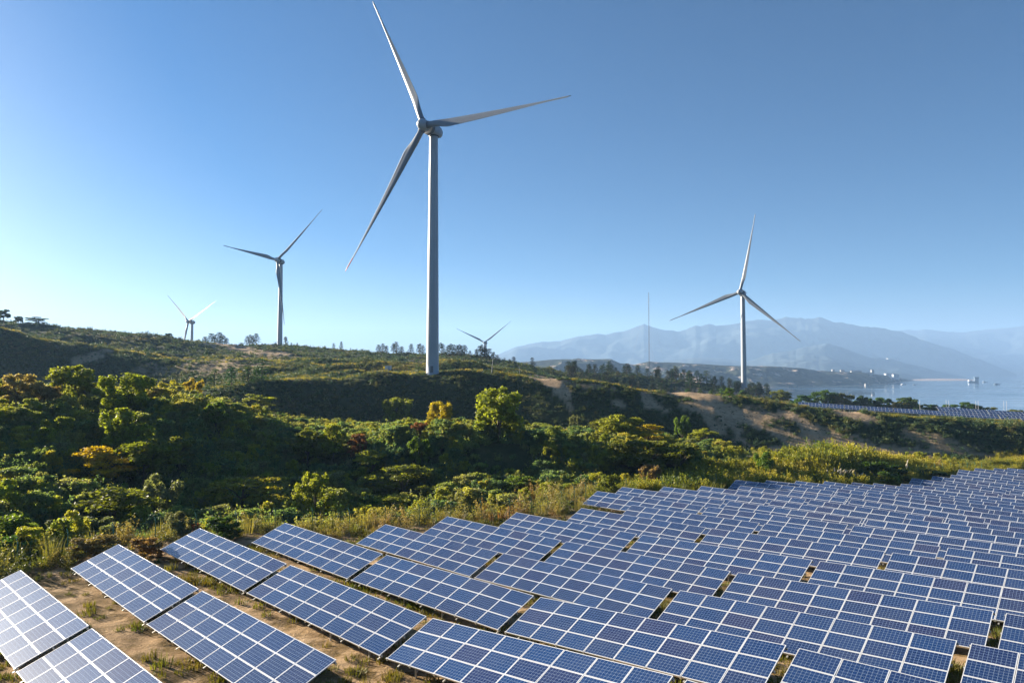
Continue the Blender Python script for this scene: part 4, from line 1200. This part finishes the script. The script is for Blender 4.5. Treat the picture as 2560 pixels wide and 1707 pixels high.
def brush_mesh(name, seed, n, leaf, mat, shoots=0, flat=.75, up=.3):
    r = np.random.default_rng(seed); C = []; D = []
    for k in range(11):
        a = r.uniform(0, 6.283); q = r.uniform(0, 1)**.6*.62; c = np.array([q*math.cos(a), q*math.sin(a), r.uniform(.1, .62)*(1.1-q*.6)])
        m = n//11; d = r.normal(size=(m, 3)); d[:, 2] = d[:, 2]*.8+up; d /= np.linalg.norm(d, axis=1, keepdims=True)
        C.append(c+d*r.uniform(.5, 1.1, m)[:, None]*np.array([.36, .36, .30*flat/.75])); D.append(d)
    for k in range(shoots):
        a = r.uniform(0, 6.283); l = r.uniform(.8, 1.35); lean = r.uniform(.1, .5); m = 22
        t = r.uniform(.15, 1, m)
        p = np.stack([np.cos(a)*lean*t*t*l + np.cos(a)*.15, np.sin(a)*lean*t*t*l + np.sin(a)*.15, t*l], 1) + r.normal(size=(m, 3))*.05
        C.append(p); D.append(r.normal(size=(m, 3)))
    V, F = leaf_quads(np.concatenate(C), np.concatenate(D), leaf, r)
    return mesh_np(name, V, F, (mat,))

M_BRUSH = leaf_mat('brush_leaves', ramp=[(.20, (.10, .175, .10)), (.86, (.32, .26, .15)), (.36, (.15, .23, .10)), (.50, (.23, .27, .075)), (.62, (.25, .26, .13)), (.72, (.36, .35, .06))], var=.35, transl=.58, nscale=.055)
M_SUN_TINT = leaf_mat('sun_tinted_leaves', ramp=[(.2, (.19, .25, .045)), (.85, (.42, .36, .07)), (.5, (.31, .32, .045))], var=.3, transl=.55, nscale=.08)  # yellow green ramp, brightened so sunlight on the brush is in the colour
M_SCRUB = leaf_mat('scrub_leaves', ramp=[(.25, (.055, .105, .058)), (.80, (.21, .175, .08)), (.45, (.08, .13, .055)), (.62, (.14, .16, .052))], var=.35, transl=.25, nscale=.03)
M_REED = leaf_mat('yellow_reeds', ramp=[(.22, (.10, .14, .026)), (.85, (.44, .35, .08)), (.42, (.20, .21, .028)), (.62, (.34, .30, .035))], var=.25, transl=.45, nscale=.06)
M_WEED = leaf_mat('dry_weeds', ramp=[(.25, (.13, .15, .032)), (.85, (.27, .14, .06)), (.45, (.22, .205, .055)), (.65, (.30, .24, .095))], var=.35, transl=.35, nscale=.09)
M_TURF = leaf_mat('field_grass', ramp=[(.25, (.09, .12, .018)), (.85, (.20, .13, .05)), (.5, (.15, .145, .025))], var=.3, transl=.35, nscale=.12)
M_CREST = leaf_mat('crest_grass', ramp=[(.25, (.17, .18, .028)), (.85, (.40, .30, .08)), (.5, (.27, .235, .045))], var=.25, transl=.45, nscale=.05)
M_PLUME = leaf_mat('plume', ramp=[(.2, (.5, .46, .40)), (.8, (.6, .55, .5))], var=.1, transl=.4)

_hidden = {}
def protos(key, meshes):
    c = bpy.data.collections.new(key)
    for i, me in enumerate(meshes):
        o = bpy.data.objects.new('%s_%02d' % (key, i), me); c.objects.link(o)
    return c
P_BRUSH = protos('brush_kind', [brush_mesh('brush', 900+i, 720 if i < 4 else 480, (.062, .07, .055, .08, .06, .05)[i], M_BRUSH, (0, 0, 5, 3, 10, 12)[i]) for i in range(6)])
P_BIG = protos('big_brush_kind', [mesh_np('big_brush', *crown(kd, 1300+q, 210, .033)[:2], (M_BRUSH,)) for q, kd in enumerate(('bush', 'bush', 'upright', 'bush', 'layered'))])
P_SUN = protos('sunny_kind', [mesh_np('sun_tinted_brush', *crown(kd, 1400+q, 190, .034)[:2], (M_SUN_TINT,)) for q, kd in enumerate(('bush', 'upright', 'bush', 'round', 'layered'))])
P_SCRUB = protos('scrub_kind', [brush_mesh('scrub', 950+i, 150, (.13, .11, .12)[i], M_SCRUB, (0, 3, 6)[i], .5) for i in range(3)])
P_REED = protos('reed_kind', [tuft_mesh('reed', 970+i, 60, 1.0, .45, .022, M_REED, .45) for i in range(3)] + [brush_mesh('reed_bush', 985, 260, .085, M_REED, 14)])
P_WEED = protos('weed_kind', [tuft_mesh('weed', 990+i, 46, 1.0, .4, .022, M_WEED, .5) for i in range(2)] + [brush_mesh('weed_bush', 995+i, 300, .055, M_WEED, 14, .6) for i in range(3)])
P_TURF = protos('turf_kind', [tuft_mesh('turf', 1010+i, 40, 1.0, 1.0, .05, M_TURF, .6) for i in range(3)])
P_CREST = protos('crest_kind', [tuft_mesh('crest', 1020+i, 40, 1.0, .7, .035, M_CREST, .5) for i in range(3)])

def scatter(name, X, Y, scale, col, nvar, label, cat, sink=0.12, zs=None):
    Z = ground(X, Y)
    n = len(X)
    me = bpy.data.meshes.new(name)
    co = np.stack([X, Y, Z+ZC-sink*scale], 1).astype(np.float32)
    me.vertices.add(n); me.vertices.foreach_set('co', co.ravel())
    a = me.attributes.new('scl', 'FLOAT_VECTOR', 'POINT')
    zf = np.ones(n) if zs is None else zs
    a.data.foreach_set('vector', np.stack([scale, scale, scale*zf], 1).astype(np.float32).ravel())
    a = me.attributes.new('rot', 'FLOAT_VECTOR', 'POINT')
    a.data.foreach_set('vector', np.stack([rng.normal(0, .08, n), rng.normal(0, .08, n), rng.uniform(0, 6.283, n)], 1).astype(np.float32).ravel())
    a = me.attributes.new('var', 'INT', 'POINT'); a.data.foreach_set('value', rng.integers(0, nvar, n).astype(np.int32))
    o = obj(name, me)
    ng = bpy.data.node_groups.new(name, 'GeometryNodeTree')
    ng.interface.new_socket('Geometry', in_out='INPUT', socket_type='NodeSocketGeometry')
    ng.interface.new_socket('Geometry', in_out='OUTPUT', socket_type='NodeSocketGeometry')
    gi = ng.nodes.new('NodeGroupInput'); go = ng.nodes.new('NodeGroupOutput')
    ip = ng.nodes.new('GeometryNodeInstanceOnPoints'); ci = ng.nodes.new('GeometryNodeCollectionInfo')
    ci.inputs['Collection'].default_value = col; ci.inputs['Separate Children'].default_value = True; ci.inputs['Reset Children'].default_value = True
    ip.inputs['Pick Instance'].default_value = True
    def at(nm, typ):
        q = ng.nodes.new('GeometryNodeInputNamedAttribute'); q.data_type = typ; q.inputs['Name'].default_value = nm; return q.outputs['Attribute']
    eu = ng.nodes.new('FunctionNodeEulerToRotation')
    ng.links.new(at('rot', 'FLOAT_VECTOR'), eu.inputs[0])
    ng.links.new(gi.outputs[0], ip.inputs['Points']); ng.links.new(ci.outputs[0], ip.inputs['Instance'])
    ng.links.new(at('var', 'INT'), ip.inputs['Instance Index']); ng.links.new(eu.outputs[0], ip.inputs['Rotation'])
    ng.links.new(at('scl', 'FLOAT_VECTOR'), ip.inputs['Scale']); ng.links.new(ip.outputs[0], go.inputs[0])
    md = o.modifiers.new('scatter', 'NODES'); md.node_group = ng
    tag(o, label, cat, kind='stuff')
    print(name, n)
    return o

def sample(n, y0, y1, u0=-.80, u1=.80):
    """points spread evenly over the ground inside the view wedge"""
    Y = np.sqrt(rng.uniform(y0*y0, y1*y1, n)); X = rng.uniform(u0, u1, n)*Y
    return X, Y
def midcrest(X, Y, k):
    """depth of profile node k at this bearing"""
    return np.interp(X/Y, (np.array(COLX)-1280)/F_PX, [c[k][0] for c in PROF])
def keep(m, *a): return [q[m] for q in a]

def build_masses():
    # tall brush between the hedge and the foot of the main ridge
    X, Y = sample(26000, 38, 190)
    d, o, s = hedge_dist(X, Y); px, py = project(X, Y, ground(X, Y))
    lim = midcrest(X, Y, 2) - 4
    right = sstep(1500, 1900, px)
    m = (d > 9) & (Y < lim) & (rng.random(len(X)) < 1-.75*right)
    X, Y, d, right = keep(m, X, Y, d, right)
    sc = rng.uniform(.8, 1.9, len(X))*(.75+.4*(fbm(X, Y, 9, 55, 2)+.5))*(1-.35*right)*sstep(6, 18, d)**.3
    near = np.zeros(len(X), bool)
    for tx, ty, tr in TREES_AT:
        near |= ((X-tx)**2+(Y-ty+tr*.8)**2 < (tr*1.25)**2)
    m = ~near | (rng.random(len(X)) < .35)
    X, Y, d, right, sc, near = keep(m, X, Y, d, right, sc, near)
    sc = np.where(near, sc*.7, sc)
    big = ~near & (rng.random(len(X)) < .16*(1-right)) & (d > 13)
    scatter('undergrowth', X[big], Y[big], rng.uniform(2.6, 5.2, big.sum()), P_BIG, 5, 'big rounded wild bushes merging over the left and middle slopes', 'undergrowth', .06, rng.uniform(.55, .85, big.sum()))
    bx, by = project(X, Y, ground(X, Y))
    sun_tinted = ~near & (d > 11) & (rng.random(len(X)) < .12 + .16*np.exp(-((bx-1570)/110)**2-((by-1100)/60)**2) + .06*np.exp(-((by-1000)/35)**2))  # where the bushes with painted-in sunlight stand
    scatter('undergrowth', X[sun_tinted], Y[sun_tinted], rng.uniform(1.5, 3.4, sun_tinted.sum()), P_SUN, 5, 'scattered yellow green bushes, leaves coloured as if sunlit, among the dark brush', 'undergrowth', .06, rng.uniform(.8, 1.2, sun_tinted.sum()))
    scatter('undergrowth', X, Y, sc*1.2, P_BRUSH, 6, 'dense dark green and olive brush filling the gully and slopes', 'undergrowth', .10, rng.uniform(.8, 1.25, len(X)))
    # low scrub on the ridges
    X, Y = sample(60000, 100, 330)
    d, o, s = hedge_dist(X, Y); Z = ground(X, Y); px, py = project(X, Y, Z)
    lim = midcrest(X, Y, 2) - 8
    sm = sand_mask(X, Y, Z)
    slope = (ground(X, Y+2.0)-Z)/2.0
    m = (d > 10) & (Y > lim) & (rng.random(len(X)) > sm*1.1) & ~((Y < 165) & (px > 1700) & (rng.random(len(X)) < .5))
    for cx, cy, rr in ((-26, 229, 2.6),): m &= (X-cx)**2+(Y-cy)**2 > rr*rr
    X, Y, sm, slope = keep(m, X, Y, sm, slope)
    g = (slope < .035) & (fbm(X, Y, 7, 91, 2) > -.12)
    sc = rng.uniform(.5, 1.15, len(X))*(1-.4*sm)*(1+.5*(fbm(X, Y, 11, 61, 2) > .1))
    scatter('scrub', X[~g], Y[~g], sc[~g], P_SCRUB, 3, 'low dark scrub covering the ridge slopes', 'scrub', .12, rng.uniform(.6, 1.0, (~g).sum()))
    k = g & (rng.random(len(X)) < .35)
    scatter('scrub', X[k], Y[k], sc[k]*.8, P_SCRUB, 3, 'patchy low scrub on the flat ridge tops', 'scrub', .12, rng.uniform(.5, .8, k.sum()))
    k = g
    scatter('dry_grass', X[k], Y[k], rng.uniform(.5, 1.0, k.sum()), P_CREST, 3, 'sunlit yellowish dry grass along the ridge crests', 'grass', .08)
    # sparse scrub on the far hills
    X, Y = sample(26000, 330, 640)
    Z = ground(X, Y); sm = sand_mask(X, Y, Z)
    m = rng.random(len(X)) > sm*1.3
    X, Y = keep(m, X, Y)
    scatter('scrub', X, Y, rng.uniform(.9, 2.2, len(X)), P_SCRUB, 3, 'distant scrub on the back hills', 'scrub', .15, rng.uniform(.6, 1.0, len(X)))
    # weeds of the hedge strip along the fence
    X, Y = sample(17000, 36, 190)
    d, o, s = hedge_dist(X, Y)
    px, py = project(X, Y, ground(X, Y))
    far = sstep(1450, 1650, px)
    dens = sstep(2.2, 6.5, d)*(1-sstep(11, 15, d))*(1-far*.9)
    m = rng.random(len(X)) < dens
    X, Y, d = keep(m, X, Y, d)
    scatter('weeds', X, Y, rng.uniform(.6, 1.7, len(X))*sstep(1.5, 8, d)**.6*1.05, P_WEED, 5, 'tall dry weeds and low bushes along the green fence', 'weeds', .08, rng.uniform(.9, 1.35, len(X)))
    # yellow reeds on the right
    X, Y = sample(22000, 84, 175, .05, .80)
    d, o, s = hedge_dist(X, Y)
    px, py = project(X, Y, ground(X, Y))
    edge = np.interp(px, [1400, 1600, 1800, 1950, 2100, 2300, 2560], [9, 14, 19, 24, 30, 18, 14])
    m = (d > 3.0) & (d < edge) & (rng.random(len(X)) < sstep(1430, 1680, px))
    X, Y, d, px = keep(m, X, Y, d, px)
    hm = 1+.9*np.exp(-((px-2085)/120)**2)*sstep(8, 16, d)
    scatter('reeds', X, Y, rng.uniform(.9, 1.6, len(X))*hm*(1-.35*sstep(2250, 2400, px)), P_REED, 4, 'bright yellow green reeds behind the right part of the panels', 'reeds', .08, rng.uniform(.9, 1.4, len(X)))
    # grass between the panel rows
    X, Y = sample(52000, 22, 150)
    d, o, s = hedge_dist(X, Y)
    nz = fbm(X, Y, 5, 66, 3)
    m = (d < 6) & (d > -62) & (rng.random(len(X)) < sstep(-.15, .3, nz)*.9+.10)
    X, Y = keep(m, X, Y)
    k = (rng.random(len(X)) < .10) & (fbm(X, Y, 6, 71, 2) > .02)
    scatter('weeds', X[k], Y[k], rng.uniform(.2, .55, k.sum()), P_WEED, 5, 'low brown weeds growing between and beneath the panel rows', 'weeds', .05)
    scatter('grass', X, Y, rng.uniform(.14, .5, len(X)), P_TURF, 3, 'short dry grass tufts on the sandy ground between the panel rows', 'grass', .05, rng.uniform(.6, 1.2, len(X)))
build_masses()

# silver plume grass clump
def plume_grass(px, yt, yb, label, n=16, spread=1.5):
    Y = hit(px, yb, .3); x = ray(px, yb)[0]*Y; g = gz(x, Y); h = ray(px, yt)[2]*Y-g
    root = tag(empty('plume_grass', (x, Y, g+ZC)), label, 'plume grass')
    r = random.Random(px)
    for k in range(n):
        a = r.uniform(0, 6.28); q = r.uniform(.1, 1)*spread; hh = h*r.uniform(.7, 1.05)
        lx, ly = q*math.cos(a), q*math.sin(a)*.7
        b = MB(); b.tube([(lx*.3, ly*.3, -.1), (lx*.7, ly*.7, hh*.6), (lx*.95, ly, hh*.85)], [.02, .015, .01], 3, caps=False)
        st = obj('stem', b.mesh('stem', (M_REED,)), root)
        b = MB(); b.tube([(lx*.9, ly*.95, hh*.72), (lx+.1, ly, hh*.88), (lx*1.1+.25, ly*1.05, hh)], [.02, .13, .015], 5, caps=False)
        obj('plume', b.mesh('plume', (M_PLUME,)), st)
plume_grass(2100, 1170, 1206, 'silver plume grass clump at the foot of the big reed mound', 22, 2.2)
plume_grass(2150, 1178, 1208, 'smaller silver plume grass clump right of the first clump', 12, 1.5)
plume_grass(2262, 1148, 1195, 'two tall dry plumes above the dark bushes on the right', 3, .9)

# ------------------------------------------------------------------ green fence along the row ends
def fence():
    pts = []
    for o in np.arange(8, 175, 3.1):
        s = float(np.interp(o, _bo, _bs)); 
        sm = float(np.mean([np.interp(o+k, _bo, _bs) for k in (-9, -6, -3, 0, 3, 6, 9)])) - 5.6
        P = o*N2 + sm*E2
        pts.append((P[0], P[1]))
    root = tag(empty('mesh_fence', (pts[0][0], pts[0][1], gz(*pts[0])+ZC)), 'green wire mesh fence in the weeds beyond the panel row ends', 'fence')
    ox, oy, oz = pts[0][0], pts[0][1], gz(*pts[0])
    b = MB(); b.tube([(0, 0, -.3), (0, 0, 1.95)], .035, 6); b.tube([(0, 0, 1.95), (-.18, .16, 2.2)], .03, 5); pm = b.mesh('post', (M_GREEN,))
    P3 = [np.array((x-ox, y-oy, gz(x, y)-oz)) for x, y in pts]
    for p in P3: obj('post', pm, root, loc=p)
    for a, c in zip(P3[:-1], P3[1:]):
        b = MB()
        for z in (.1, .45, .8, 1.15, 1.5, 1.85): b.tube([a+(0, 0, z), c+(0, 0, z)], .008, 3, caps=False)
        for q in np.arange(.05, 1, .1):
            m = a*(1-q)+c*q; b.tube([m+(0, 0, .1), m+(0, 0, 1.85)], .005, 3, caps=False)
        obj('wire_panel', b.mesh('wire_panel', (M_GREEN,)), root)
fence()
# ------------------------------------------------------------------ haze
def build_haze():
    b = MB(); b.box((0, 5500, 480), (34400, 17400, 970))
    m, nt, out = new_mat('haze_air')
    v = N(nt, 'ShaderNodeVolumePrincipled'); v.inputs['Density'].default_value = HAZE
    v.inputs['Color'].default_value = (*HAZE_COLOR, 1); v.inputs['Anisotropy'].default_value = HAZE_ANISO
    nt.links.new(v.outputs[0], out.inputs['Volume'])
    tag(obj('haze', b.mesh('haze', (m,))), 'pale blue haze over the lake and hills', 'haze', kind='stuff')
build_haze()
